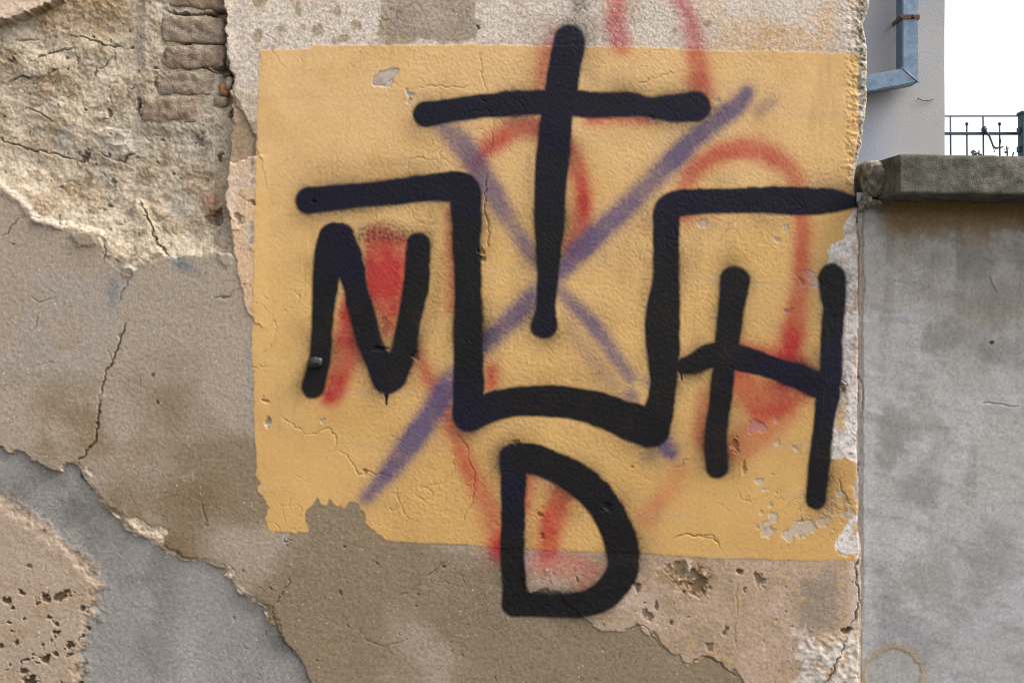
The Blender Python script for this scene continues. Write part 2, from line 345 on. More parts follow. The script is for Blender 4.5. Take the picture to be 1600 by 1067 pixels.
# the cavity of bare masonry
cd = np.where(v > 262, ss(-5+n20*4, 9+n20*4, d_core), ss(0, 3.2, d_core)); cd = np.where(u > 335, ss(0, 3.2, d_core), cd)
soft = ss(0, 55, d_core)*(v > 200)+(v <= 200)
soft = np.where((v > 200) & (u > 330), 1, soft)
hc = -(8+14*soft)+n200*8+n60*3.2+n20*1.5+n9*.55-np.abs(n90)*4+np.abs(fbm(u*.7+v*.35, v-u*.25, 75, 3, 53))*4
brk = ss(205, 225, u)*ss(-220, -150, v)*ss(212, 192, v)      # where the brick courses show
hc = hc*(1-brk)+brk*(-14.5+n60*3+n20*2.6+n9*.8)
hc = hc-22*ss(326, 338, u+n20*4)*ss(118, 100, v)-10*ss(336, 346, u+n20*3)*ss(180, 150, v)
hc = hc+ss(-8, 10, d_mound)*9+ss(-2, 2, d_mound)*2
h = h*(1-cd)+hc*cd
# lips of the big plaster edge: slightly bulging
h = h+2.2*ss(-16, -1, d_core)*(1-cd)*ss(.0, .4, n60+.25)*(v < 360)
# pits
pit = np.zeros_like(u); pitcol = np.zeros_like(u)
P = [(126, 245, 8, 9, 10), (334, 338, 10, 13, 13), (322, 342, 8, 7, 5), (170, 282, 5, 6, 4), (10, 92, 7, 5, 5), (348, 60, 5, 16, 22), (352, 108, 5, 12, 18), (343, 24, 10, 9, 18), (254, 82, 4, 4, 6), (236, 107, 3, 2, 5), (165, 175, 4, 6, 7), (141, 108, 3, 4, 5),
     (212, 158, 4, 12, 7), (306, 218, 7, 10, 5), (342, 243, 4, 8, 9), (360, 176, 6, 9, 9), (240, 372, 3, 3, 4),
     (32, 925, 6, 5, 6), (70, 932, 10, 8, 6), (95, 931, 11, 6, 4), (10, 938, 6, 5, 5), (20, 950, 5, 4, 5), (76, 964, 6, 4, 5), (86, 972, 4, 3, 5), (37, 965, 4, 3, 4), (10, 972, 6, 2, 4), (88, 986, 5, 4, 5), (25, 1000, 6, 5, 6), (110, 1006, 9, 5, 6), (70, 1029, 8, 6, 7), (44, 1032, 8, 3, 5), (85, 1024, 6, 4, 5), (108, 1024, 7, 4, 5),
     (48, 1064, 11, 9, 8), (38, 1048, 6, 4, 5), (100, 1066, 8, 4, 5), (44, 884, 3, 3, 4), (130, 950, 5, 5, 4), (136, 985, 4, 3, 4), (2, 1012, 4, 3, 4),
     (1076, 900, 24, 14, 5), (1092, 915, 14, 16, 7), (1060, 888, 22, 10, 3), (996, 918, 6, 8, 6), (990, 912, 5, 5, 4), (1012, 958, 11, 9, 4), (1026, 945, 3, 4, 4), (1069, 924, 3, 3, 4), (1153, 892, 6, 4, 8), (1186, 905, 9, 10, 4), (1164, 920, 3, 3, 4), (1048, 970, 4, 4, 4), (1133, 985, 4, 5, 4), (902, 906, 4, 4, 4), (1107, 1010, 7, 7, 2),
     (1323, 986, 5, 4, 12), (1318, 608, 4, 9, 5), (844, 805, 4, 4, 3), (848, 838, 4, 4, 3), (595, 545, 12, 4, 4), (492, 316, 5, 3, 4), (755, 405, 5, 5, 5), (752, 392, 4, 6, 4), (806, 692, 6, 4, 3), (988, 730, 2, 2, 3), (412, 625, 5, 4, 3), (417, 658, 6, 4, 3), (1150, 695, 6, 11, 4),
     (1162, 730, 4, 8, 3), (571, 735, 3, 3, 4), (588, 880, 2, 2, 4), (534, 929, 4, 3, 3), (692, 885, 4, 3, 3), (247, 628, 3, 3, 3), (240, 584, 2, 3, 3), (1254, 812, 4, 4, 3), (747, 43, 4, 3, 4), (540, 857, 2, 2, 3), (947, 790, 6, 8, 3), (652, 555, 5, 6, 3), (395, 318, 7, 5, 4), (372, 342, 6, 7, 3)]
rng = np.random.default_rng(3)
for k in range(26):
    P.append((rng.uniform(-5, 150)-rng.random()**3*20, rng.uniform(925, 1075), rng.uniform(1.2, 3.4), rng.uniform(1, 2.6), rng.uniform(2, 4)))
for k in range(60):
    P.append((rng.uniform(360, 1330), rng.uniform(880, 1070), rng.uniform(.9, 1.8), rng.uniform(.9, 1.8), 2))
for k in range(70):
    P.append((rng.uniform(0, 330), rng.uniform(30, 380), rng.uniform(1.2, 4.5), rng.uniform(1, 3.2), rng.uniform(2, 5)))
for cx, cy, rx, ry, dp in P:
    R = max(rx, ry)*2.2+6
    m = (np.abs(u-cx) < R) & (np.abs(v-cy) < R)
    dd = np.sqrt(((u1[m]-cx)/rx)**2+((v1[m]-cy)/ry)**2)+n9[m]*.5+n5[m]*.35
    k_ = ss(1.25, .45, dd); pit[m] = np.maximum(pit[m], k_*dp); pitcol[m] = np.maximum(pitcol[m], ss(1.15, .7, dd))
h = h-pit*fine
# lumps of mortar
for cx, cy, rx, ry, dp in [(175, 212, 22, 20, 5), (160, 205, 30, 8, 3), (190, 235, 12, 14, 4), (60, 100, 45, 22, 5), (85, 180, 60, 30, 5), (110, 60, 40, 26, 4), (20, 60, 30, 20, 4), (155, 180, 14, 9, 5), (225, 70, 24, 40, 3),
                           (60, 345, 16, 9, 4), (90, 352, 18, 8, 4), (130, 372, 22, 16, 4), (300, 262, 40, 14, 3), (352, 405, 12, 16, 3), (200, 425, 10, 9, 3), (1290, 1030, 30, 40, 4), (1312, 1000, 20, 14, 3), (1330, 785, 14, 24, 2)]:
    dd = np.sqrt(((u1-cx)/rx)**2+((v1-cy)/ry)**2)+n20*.35
    h = h+ss(1.1, .55, dd)*dp*.8*fine
# cracks
CR = [([(270, 64), (300, 64), (322, 65), (352, 68)], 2.6, 16), ([(300, 106), (320, 106), (347, 110)], 2.2, 12), ([(255, 12), (280, 19), (300, 18), (347, 20)], 2.4, 14), ([(249, 86), (251, 96), (254, 102)], 2, 7), ([(242, 110), (240, 130), (246, 146)], 1.6, 6), ([(214, 150), (212, 170), (217, 190)], 2.2, 8), ([(280, 147), (310, 146)], 1.6, 6),
      ([(40, 96), (62, 82), (84, 74), (112, 70)], 1.6, 6), ([(60, 118), (72, 112), (92, 104)], 1.4, 5), ([(98, 50), (128, 55), (160, 68), (192, 70)], 1.4, 5), ([(10, 66), (30, 58), (58, 60)], 1.3, 5), ([(172, 244), (186, 252), (198, 240), (214, 234)], 1.6, 6), ([(148, 236), (160, 242), (172, 246)], 1.5, 6),
      ([(205, 430), (192, 455), (183, 478)], 1.0, 3), ([(199, 498), (190, 520), (183, 540), (179, 556), (175, 568), (166, 582), (160, 602), (155, 621)], 1.5, 5), ([(155, 621), (156, 645), (152, 665), (150, 685), (140, 700), (126, 718), (119, 727)], 1.7, 6), ([(119, 727), (128, 746), (141, 766)], 1.5, 5),
      ([(0, 375), (20, 352), (36, 336)], 1.0, 4), ([(-20, 208), (30, 230), (75, 237), (118, 247)], 1.4, 5), ([(30, 163), (62, 180), (82, 187)], 1.1, 4), ([(110, 72), (114, 88), (113, 110)], 1.0, 4), ([(0, 128), (22, 116), (52, 120)], 1.6, 6), ([(142, 110), (165, 92), (170, 82)], 1.6, 5),
      ([(214, 205), (226, 215), (236, 222)], 1.2, 4), ([(145, 190), (164, 180), (170, 168)], 1.4, 5), ([(212, 312), (232, 350), (237, 372), (253, 390), (268, 403)], 1.4, 6), ([(160, 370), (165, 395), (158, 412)], 1.5, 5),
      ([(330, 470), (350, 464), (366, 455), (374, 448)], 1.0, 3), ([(168, 540), (172, 556), (176, 566)], .8, 2), ([(60, 570), (75, 566), (95, 568)], .9, 2), ([(36, 530), (52, 517), (58, 502)], .8, 2), ([(60, 485), (58, 500), (50, 520)], .7, 2), ([(88, 465), (60, 472), (40, 462)], .7, 2),
      ([(458, 895), (450, 912), (442, 925), (424, 950), (434, 985), (445, 1005), (473, 1040)], 1.1, 3), ([(312, 780), (320, 800), (324, 830)], .8, 2),
      ([(608, 940), (645, 918), (690, 880), (704, 874)], .7, 1.6), ([(555, 980), (575, 1000), (600, 1010), (640, 998)], .7, 1.4),
      ([(436, 645), (450, 658), (464, 668), (474, 676), (484, 678), (500, 672), (513, 669), (524, 680), (527, 694), (520, 703), (506, 706)], .8, 1.2), ([(527, 703), (540, 712), (553, 728), (557, 742), (575, 738), (600, 742), (622, 746)], .9, 1.6),
      ([(618, 750), (622, 780), (632, 802), (644, 815)], .8, 1.3), ([(712, 680), (728, 690), (732, 715), (742, 745), (740, 775), (730, 800), (718, 825)], .9, 1.5), ([(655, 762), (690, 755), (708, 740), (712, 700)], .7, 1.1), ([(650, 760), (648, 772), (662, 782), (676, 774), (668, 758), (652, 758)], .7, 1),
      ([(760, 262), (758, 300), (757, 335), (764, 352), (762, 385), (755, 400)], 1.0, 2.4), ([(770, 190), (768, 220), (764, 255)], .8, 1.6), ([(1062, 112), (1035, 118), (1000, 130), (985, 138)], .7, 1.4), ([(750, 78), (752, 110), (758, 136), (762, 150)], .7, 1.4), ([(645, 140), (680, 135), (720, 138), (745, 132)], .7, 1.2),
      ([(637, 275), (640, 250), (660, 248), (678, 252)], .7, 1.1), ([(1050, 735), (1062, 728), (1072, 718), (1082, 716)], 1.0, 2), ([(1000, 743), (1018, 750)], .9, 2), ([(1046, 850), (1060, 838), (1075, 836), (1100, 838), (1120, 845), (1130, 862)], 1.2, 2.2), ([(1070, 838), (1112, 834), (1126, 852)], .9, 1.6), ([(450, 450), (462, 452), (468, 465), (460, 482), (448, 482)], .7, 1), 
      ([(412, 520), (428, 500), (432, 525), (420, 545), (400, 560)], .7, 1), ([(940, 970), (944, 978), (946, 985)], .9, 2), ([(832, 918), (836, 906), (850, 904), (866, 914)], .7, .8),
      ([(975, 984), (1005, 975), (1018, 995), (1040, 1018)], .9, 1.8), ([(1060, 1038), (1080, 1036), (1100, 1024), (1122, 1034), (1140, 1050), (1158, 1060)], 1.2, 2.6), ([(1152, 902), (1150, 940), (1152, 965), (1146, 1000), (1150, 1018)], .7, 1.4), ([(1100, 1020), (1104, 1006), (1118, 1006), (1118, 1018)], .8, 1.6),
      ([(1346, 862), (1338, 880), (1338, 905), (1340, 922), (1341, 940), (1336, 965), (1327, 982)], 1.5, 6), ([(1322, 990), (1318, 1008), (1308, 1030), (1302, 1045), (1296, 1058), (1284, 1068), (1276, 1100)], 1.5, 6), ([(1342, 880), (1343, 1000), (1341, 1080)], .8, 1.5),
      ([(1322, 735), (1312, 748), (1316, 770), (1326, 784), (1336, 788)], 1.0, 2), ([(1300, 724), (1298, 744), (1306, 756)], 1.0, 2), ([(1318, 575), (1322, 600), (1316, 612), (1322, 625)], 1.2, 3), ([(1336, 330), (1341, 350), (1344, 372)], 2.0, 6),
      ([(380, 310), (390, 320), (398, 322)], 1.3, 3), ([(365, 440), (395, 448)], .9, 2), ([(1342, 560), (1344, 600), (1343, 640), (1345, 680), (1343, 720), (1346, 790), (1344, 830), (1346, 850)], 1.6, 5), ([(575, 128), (590, 136), (606, 130), (626, 112)], .9, 1.4), ([(1218, 845), (1222, 870)], .7, 1)]
crack = np.zeros_like(u)
jx = fbm(u, v, 14, 4, 61)*5; jy = fbm(u, v, 14, 4, 62)*5
uj, vj = u+jx, v+jy
for pts, wd_, dp in CR:
    pa = np.array(pts, float); lo = pa.min(0)-16; hi = pa.max(0)+16
    m = np.nonzero((u > lo[0]) & (u < hi[0]) & (v > lo[1]) & (v < hi[1]))[0]
    d = line_d(pts, uj[m], vj[m], 9)
    e0 = np.minimum(np.hypot(u[m]-pts[0][0], v[m]-pts[0][1]), np.hypot(u[m]-pts[-1][0], v[m]-pts[-1][1])); dpv = dp*(.15+.85*ss(0, 22, e0))
    wv = wd_*np.clip(.75+n60[m]*.9, .35, 1.3); k_ = ss(wv+.8, wv*.25, d); h[m] = h[m]-k_*dpv*fine[m]
    crack[m] = np.maximum(crack[m], k_*np.minimum(1, dpv/4))
# faint hairline crazing
hw = fbm(u, v, 46, 3, 63)*20
web = np.minimum(np.abs(perlin((u+hw)/75, (v-hw)/75, 64)), np.abs(perlin((u-hw)/58, (v+hw)/58, 65)))
hair = ss(.012, .003, web)*ss(.08, .3, fbm(u, v, 150, 2, 66))*fine
h = h-hair*.8

# grain and stipple of the coats
roughmap = np.clip(.35+ss(430, 640, u)*.55+ss(180, 330, v)*.2+n200*.25-ss(520, 640, v)*ss(640, 480, u)*.25, .25, 1.15)
roughmap *= 1-.5*ss(1150, 1320, u)*ss(280, 120, v); roughmap *= 1-.5*ss(960, 1080, u)*ss(600, 720, v)
ridge5 = .5-np.abs(perlin((u+wc*2)/9, (v+wd*2)/9, 67))
h = h+och_cover*(1-cd)*roughmap*(n9*.16+n5*.30+ridge5*.14)*fine
bare = (1-och_cover)*(1-cd)
h = h+bare*(grit*.42+n20*.35)*np.where(d_up > 0, 1.25, 1.0)
h = h+cd*(grit*.65+n5*fine*.3)*(1+.8*n60)
h = h+ss(1240, 1262, u)*ss(975, 1000, v)*(1-och_cover)*(n20*1.8+n9*.9+grit*.5)*fine      # lumpy limewash at the foot of the joint
h = h+ss(1316, 1330, u)*(v < 290)*(n20*2.2+grit*2.0)                              # worn stony edge
h = h+ss(1318, 1326, u)*(v > 330)*(v < 720)*(n20*1.4+grit*.7)

# ------------------------------------------------------------------ pigment of the coats
col = np.tile(srgb(163, 147, 129), (len(u), 1))                                   # cement coat, warm grey-beige
col = mix(col, srgb(162, 147, 130), ss(-.05, .5, n200))
col = mix(col, srgb(133, 116, 93), ss(.0, .5, fbm(u, v, 260, 4, 21)+.65*ss(640, 800, v)-.12)*.9)
col = mix(col, srgb(160, 150, 140), ss(300, 120, u)*ss(690, 500, v)*ss(400, 450, v)*ss(-.2, .3, n90)*.8)
col = mix(col, srgb(124, 101, 70), np.clip(ss(560, 640, v)*ss(760, 690, v)*ss(20, 70, u)*ss(330, 190, u)*ss(-.4, .3, n90+.1), 0, 1)*.6)
col = mix(col, srgb(122, 102, 74), ss(720, 780, v)*ss(140, 180, u)*ss(400, 320, u)*ss(-.5, .2, n90)*.65)
col = mix(col, srgb(150, 144, 138), ss(376, 392, u)*ss(500, 530, v)*ss(700, 640, v)*(u < 420)*.7)
col = mix(col, srgb(168, 160, 152), ss(.5, .62, n60)*.55*ss(420, 500, v)*ss(330, 260, u))
col = mix(col, srgb(104, 112, 118), ss(18, 4, np.abs((u-285)*.55-(v-412)*.9)+np.abs(u-282)*.35+n20*8)*.75)     # bluish smears below the cavity
col = mix(col, srgb(120, 124, 126), ss(16, 3, np.abs(u-176+(v-455)*.1)+np.abs(v-455)*.25+n20*7)*.6)
# pale coat above
upc = np.tile(srgb(206, 192, 177), (len(u), 1))
upc = mix(upc, srgb(190, 172, 154), ss(-.1, .5, n90)); upc = mix(upc, srgb(206, 176, 146), ss(1040, 1160, u)*ss(-.35, .3, n60)*.8)
upc = mix(upc, srgb(196, 160, 112), ss(.3, .55, n60+n20*.4)*ss(1100, 1220, u)*.75)
upc = mix(upc, srgb(222, 196, 172), ss(520, 450, u)*ss(410, 440, u)*ss(-.1, .4, n60)*ss(60, 20, v))
upc = mix(upc, srgb(206, 186, 160), ss(-.1, .3, fbm(u, v, 130, 3, 22)+.1)*ss(560, 380, u)*.4)
ptch = sdf([(596, -60), (594, 30), (598, 50), (612, 62), (630, 66), (650, 62), (690, 66), (740, 62), (748, 40), (744, 10), (748, -60)], u1, v1)
upc = mix(upc, srgb(146, 130, 111), ss(-1.5, 2, ptch+n20*5)*(.75+.2*n60))
for cx, cy, rx, ry in [(403, 60, 9, 14), (407, 4, 10, 8), (474, 44, 7, 6), (497, 48, 9, 13), (555, 40, 11, 7), (535, 62, 14, 8), (440, 48, 7, 4), (388, 215, 8, 30), (1105, 38, 6, 7), (528, 20, 7, 10), (398, 200, 6, 10), (466, 12, 4, 12), (1054, 48, 5, 6), (618, 64, 18, 8), (600, 44, 12, 14)]:
    dd = np.sqrt(((u1-cx)/rx)**2+((v1-cy)/ry)**2)+n20*.4
    upc = mix(upc, srgb(160, 142, 116), ss(1.15, .8, dd)*.85)
upc = mix(upc, srgb(124, 116, 106), ss(.30, .6, perlin(u/3.4, v/3.4, 23)*fine)*.30)
sel = np.maximum(ss(-.8, .8, d_up), (v < 120)*(u < 200)*(d_core < 0)*1.0)[:, None]; col = col*(1-sel)+mix(upc, srgb(208, 182, 156), ss(300, 100, u)*.7)*sel
col = mix(col, srgb(160, 138, 112), ss(-1, 1, d_mid)*(1-uplift))
pk = np.tile(srgb(206, 174, 140), (len(u), 1)); pk = mix(pk, srgb(200, 178, 158), ss(0, .5, n60)); pk = mix(pk, srgb(168, 142, 110), ss(.3, .6, n20+n60*.3)*.7)
sel = (ss(-1, 1, d_pl)*(1-core))[:, None]; col = col*(1-sel)+pk*sel
# grey base coat and pinkish plaster, lower left
gc = np.tile(srgb(146, 141, 135), (len(u), 1)); gc = mix(gc, srgb(118, 114, 108), ss(.0, .5, fbm(u, v, 170, 4, 24))); gc = mix(gc, srgb(160, 154, 148), ss(.1, .5, n200)*ss(180, 300, u))
gc = mix(gc, srgb(160, 142, 112), ss(.5, .62, n60)*.6*(u < 230)); gc = mix(gc, srgb(112, 108, 102), ss(200, 225, u)*ss(300, 250, u)*ss(.0, .3, n90+.15)*.5)
sel = grey[:, None]; col = col*(1-sel)+gc*sel
pb = np.tile(srgb(172, 152, 132), (len(u), 1)); pb = mix(pb, srgb(166, 142, 118), ss(-.1, .5, n60)*ss(880, 960, v)); pb = mix(pb, srgb(182, 166, 150), ss(.05, .5, n200)*ss(930, 850, v))
sel = (ss(-9, 7, d_pbl+n20*9+grit*4))[:, None]; col = col*(1-sel)+pb*sel
col = mix(col, srgb(112, 92, 72), ss(10, 2, np.abs(d_pbl+4+n20*6))*ss(-.1, .3, n20+n60*.5)*.6)
# pale sandy break along the cement coat's edge
rim = ss(-1, 1.2, d_grey+1+np.clip(n60*16+3, 0, 15)*ss(120, 175, u)+1.5)*(1-ss(-.6, .8, d_grey))*(u > 20)*(u < 430)
blob = np.zeros_like(u)
for cx, cy, rx, ry, an in [(222, 822, 26, 8, .5), (246, 840, 15, 17, .3), (262, 862, 10, 6, .5), (310, 876, 22, 4, .1), (356, 896, 10, 12, .4), (366, 912, 9, 12, .5), (398, 940, 16, 4, .5), (140, 735, 10, 4, .6), (182, 808, 10, 5, .6)]:
    ca, sa = math.cos(an), math.sin(an); x_, y_ = u1-cx, v1-cy
    blob = np.maximum(blob, ss(1.15, .8, np.sqrt(((x_*ca+y_*sa)/rx)**2+((-x_*sa+y_*ca)/ry)**2)+n20*.25))
blob = blob*(1-ss(-.6, .8, d_grey)); h = h-blob*(1.6-n20*2.2-grit*1.2)
col = mix(col, srgb(204, 184, 160), np.maximum(rim*.8, blob))
# cavity
cc = np.tile(srgb(192, 176, 153), (len(u), 1)); cc = mix(cc, srgb(150, 130, 103), ss(-.15, .4, n60)*.75); cc = mix(cc, srgb(174, 150, 120), ss(.05, .5, fbm(u, v, 75, 4, 25))*.5)
cc = mix(cc, srgb(176, 166, 150), ss(.1, .45, fbm(u, v, 115, 4, 26))*.85); cc = mix(cc, srgb(150, 122, 84), ss(100, 20, v)*ss(30, 70, u)*ss(230, 150, u)*.6)
cc = mix(cc, srgb(190, 178, 162), ss(1.2, .5, np.sqrt(((u1-178)/28)**2+((v1-218)/34)**2)+n20*.3)*.8)
cc = mix(cc, srgb(186, 172, 152), ss(60, 20, np.abs(u-222+(v-120)*.1))*ss(20, 60, v)*ss(280, 200, v)*.55)
cc = mix(cc, srgb(184, 150, 114), ss(.45, .7, n60-n20*.3)*.4)
cc = mix(cc, srgb(182, 166, 142), ss(-1, 2, d_mound)*.85)
cc = mix(cc, srgb(120, 102, 78), ss(.15, .5, n20*.8+n9*.3+n60*.2)*.45); cc = mix(cc, srgb(200, 188, 168), ss(.25, .55, perlin(u/11, v/9, 31)+n5*.3)*.4)
cc = mix(cc, srgb(196, 186, 172), ss(14, 2, d_core+n20*9)*ss(250, 290, v)*ss(320, 260, u)*ss(-.2, .3, n60)*.7)
sel = ss(-.5, 1, d_core)[:, None]; col = col*(1-sel)+cc*sel
col = mix(col, srgb(160, 100, 78), ss(1.2, .7, np.sqrt(((u1-326)/12)**2+((v1-322)/26)**2)+n20*.3)*.5*core)
# pinkish plaster below the painted rectangle
lp = np.tile(srgb(174, 149, 124), (len(u), 1)); lp = mix(lp, srgb(162, 140, 116), ss(-.1, .4, n60)); lp = mix(lp, srgb(182, 158, 140), ss(.1, .5, n90)*.8)
lp = mix(lp, srgb(160, 150, 134), ss(-.1, .4, fbm(u, v, 120, 3, 27))*ss(1010, 900, u)*.7)
lp = mix(lp, srgb(192, 158, 112), ss(.4, .6, n20+n60*.5)*.6*ss(980, 1100, u))
lp = mix(lp, srgb(140, 126, 112), ss(40, 18, np.abs(u-1280)+n20*14)*ss(890, 920, v)*ss(1000, 970, v)*.8)
lp = mix(lp, srgb(140, 132, 122), ss(15, 6, np.abs(u-1292)+np.abs(v-896)*.5+n20*6)*.6)
lw = ss(1236, 1262, u+n20*24)*ss(975, 1010, v+n20*30+n60*24); lp = mix(lp, srgb(206, 196, 184), lw*ss(-.4, .1, n20+.1)*.9)
lp = mix(lp, srgb(196, 182, 166), ss(1322, 1332, u)*.6)
lp = mix(lp, srgb(140, 110, 70), ss(1.3, .6, np.sqrt(((u1-1076)/38)**2+((v1-902)/30)**2)+n20*.5)*.55)
lp = mix(lp, srgb(208, 196, 178), ss(.35, .5, n20+n9*.3)*ss(1.5, .9, np.sqrt(((u1-1074)/40)**2+((v1-896)/30)**2))*.7)
sel = ss(-.8, .8, d_low)[:, None]; col = col*(1-sel)+lp*sel
# strip beside the joint, where the paint has gone, and worn edge on top
st = np.tile(srgb(216, 207, 200), (len(u), 1)); st = mix(st, srgb(190, 174, 160), ss(.0, .45, n20+n60*.4)); st = mix(st, srgb(160, 152, 142), ss(.25, .5, perlin(u/4, v/9, 28))*.5)
st = mix(st, srgb(206, 160, 92), ss(.35, .55, n20*.7+n60*.6)*ss(560, 600, v)*.7)
sel = (ss(1250, 1262, u)*ss(318, 330, v)*ss(880, 868, v)*(1-och))[:, None]; col = col*(1-sel)+st*sel
col = mix(col, srgb(160, 156, 150), ss(1312, 1322, u+n20*3)*ss(724, 734, v)*ss(792, 784, v)*.9)
wg = np.tile(srgb(160, 150, 134), (len(u), 1)); wg = mix(wg, srgb(104, 98, 88), ss(.1, .4, perlin(u/5, v/6, 29)+n20*.4)); wg = mix(wg, srgb(190, 182, 168), ss(.2, .45, perlin(u/7, v/7, 30)))
sel = (ss(1334, 1342, u+n20*5+n60*6)*ss(300, 280, v)*ss(20, 60, v+200)*(1-och))[:, None]; col = col*(1-sel)+wg*sel
# ochre paint
oc = np.tile(srgb(209, 168, 107), (len(u), 1)); oc = mix(oc, srgb(215, 176, 122), ss(-.45, .35, n200*.6+n60*.2+.75*ss(560, 60, v)-.42)); oc = mix(oc, srgb(199, 157, 96), ss(-.3, .4, n200*.6+.6*ss(420, 760, v)-.35)*.9); oc = mix(oc, srgb(190, 146, 86), ss(.1, .5, n90)*.25)  # paler above, deeper below: falloff of light down the wall put into the paint
oc = mix(oc, srgb(186, 160, 126), ss(.25, .6, fbm(u*.25, v*2.2, 60, 4, 36))*.25); oc = mix(oc, srgb(178, 140, 92), ss(.3, .6, fbm(u*2.4, v*.3, 70, 4, 37))*.28)     # roller laps and dirt runs
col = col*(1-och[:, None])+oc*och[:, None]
cp = np.tile(srgb(184, 174, 160), (len(u), 1)); cp = mix(cp, srgb(162, 148, 130), ss(0, .4, n20)); col = col*(1-chips[:, None])+cp*chips[:, None]
paint_base = och

# ------------------------------------------------------------------ sprayed lines
def spray(d, soft, halo_w, halo_a, seed):
    body = ss(soft, -soft*.7, d+n9*.5*roughmap+n5*.4*roughmap+n20*.5)
    halo = np.exp(-np.clip(d, 0, 200)/halo_w)*halo_a*np.clip(.8+n5*.45+n9*.25+fbm(u, v, 110, 2, seed)*1.7, 0, 2)*ss(58, 40, d)
    return np.clip(np.maximum(body, halo*(1-body)+body), 0, 1)
# red scrawl (oldest)
RED = [([(964, -40, 9), (963, 10, 9), (963, 40, 10), (968, 66, 14)], .62), ([(1050, -40, 6), (1062, 2, 7), (1076, 32, 8), (1086, 75, 9), (1092, 115, 13), (1096, 145, 13)], .66), ([(866, 55, 7), (852, 95, 8), (845, 135, 7)], .55),
       ([(745, 255, 5), (768, 227, 8), (798, 206, 11), (832, 200, 10), (872, 216, 8), (900, 262, 9), (913, 312, 9), (906, 358, 11), (892, 388, 9)], .78), ([(1064, 314, 7), (1084, 268, 9), (1118, 243, 9), (1165, 230, 10), (1205, 240, 9), (1236, 268, 8), (1250, 312, 6), (1255, 360, 7), (1253, 430, 8), (1245, 485, 10), (1238, 530, 14)], .66),
       ([(590, 378, 18), (598, 430, 22), (602, 475, 17), (606, 510, 8)], .86), ([(622, 386, 14), (625, 440, 14), (615, 480, 10)], .86), ([(548, 470, 6), (543, 520, 12), (536, 560, 14), (525, 600, 13), (518, 618, 9)], .85), ([(560, 520, 5), (556, 560, 8)], .6),
       ([(648, 545, 3), (668, 585, 4), (695, 640, 7), (718, 695, 7), (745, 755, 9), (768, 810, 10), (776, 850, 9)], .62), ([(875, 775, 13), (868, 800, 13), (858, 835, 12), (856, 862, 10)], .78), ([(838, 878, 12), (880, 880, 14), (925, 890, 10), (910, 915, 8)], .36), ([(785, 838, 6), (782, 866, 5)], .6),
       ([(1160, 548, 8), (1200, 555, 9), (1248, 570, 10)], .7), ([(1156, 590, 12), (1170, 615, 22), (1205, 622, 26), (1244, 612, 16)], .74), ([(1240, 520, 10), (1235, 545, 14)], .6), ([(1225, 650, 14), (1185, 675, 20), (1155, 698, 20)], .45), ([(1104, 620, 7), (1098, 660, 8), (1100, 690, 5)], .5),
       ([(1060, 735, 8), (1040, 770, 9), (1012, 808, 10)], .3), ([(768, 580, 5), (766, 598, 5)], .8), ([(925, 184, 3), (980, 186, 4), (1018, 182, 3)], .65), ([(707, 330, 3), (707, 400, 4), (706, 480, 2)], .6), ([(1070, 335, 6), (1080, 330, 5)], .7), ([(826, 735, 5), (823, 770, 4), (822, 790, 2)], .6), ([(670, 600, 6), (690, 630, 5)], .3)]
red = np.zeros_like(u); redbest = np.zeros_like(u); redid = np.zeros(u.shape, np.int32); ri = 0
for pts, a in RED:
    d = stroke(smoothpath(pts, 4), u+n20*2+n60*5, v+n20*2-n60*5, 45)
    k_ = np.clip(ss(20, -10, d+n5*.6)*.92+np.exp(-np.clip(d, 0, 99)/16)*.2*ss(44, 26, d)*np.clip(.85+n5*.5, 0, 1.6), 0, 1)*a
    redid[k_ > redbest] = ri; redbest = np.maximum(redbest, k_); ri += 1
    red = 1-(1-red)*(1-k_)
red = np.clip(red*(.95+.35*n60+.08*grit), 0, .9)
col = mix(col, srgb(170, 12, 40), red)
# violet cross-out
VIO = [([(1166, 146, 8), (1150, 166, 12), (1088, 214, 13), (1030, 272, 14), (980, 322, 14), (932, 366, 14), (886, 412, 14), (850, 452, 15), (790, 508, 13), (745, 552, 12), (704, 598, 16), (672, 650, 15), (640, 695, 15), (610, 734, 11), (572, 778, 8)], .82), ([(1188, 172, 9), (1206, 160, 6)], .4),
       ([(684, 196, 9), (712, 216, 15), (740, 252, 14), (770, 300, 13), (800, 350, 12), (830, 395, 10), (862, 440, 9), (900, 480, 8), (935, 518, 8), (958, 550, 8), (985, 590, 8)], .66), ([(885, 470, 8), (895, 520, 9), (925, 560, 9), (960, 600, 9)], .28), ([(1010, 650, 12), (1042, 700, 10), (1050, 704, 7)], .85), ([(985, 618, 8), (990, 622, 6)], .75), ([(1020, 708, 8), (1010, 715, 5)], .4), ([(1008, 595, 5), (1012, 600, 4)], .5)]
vio = np.zeros_like(u); vioid = np.zeros(u.shape, np.int32); vi = 0
for pts, a in VIO:
    d = stroke(smoothpath(pts, 4), u, v, 45)
    k_ = np.clip(ss(15, -12, d+n9*.5*roughmap)*.92+np.exp(-np.clip(d, 0, 99)/15)*.26*ss(44, 26, d)*np.clip(.8+grit*.9+n90, 0, 1.7), 0, 1)*a
    vioid[k_ > vio] = vi; vio = np.maximum(vio, k_); vi += 1
vio = np.clip(vio*(1.06+.3*n90+.06*grit), 0, .92)
col = mix(col, srgb(88, 76, 108), vio)
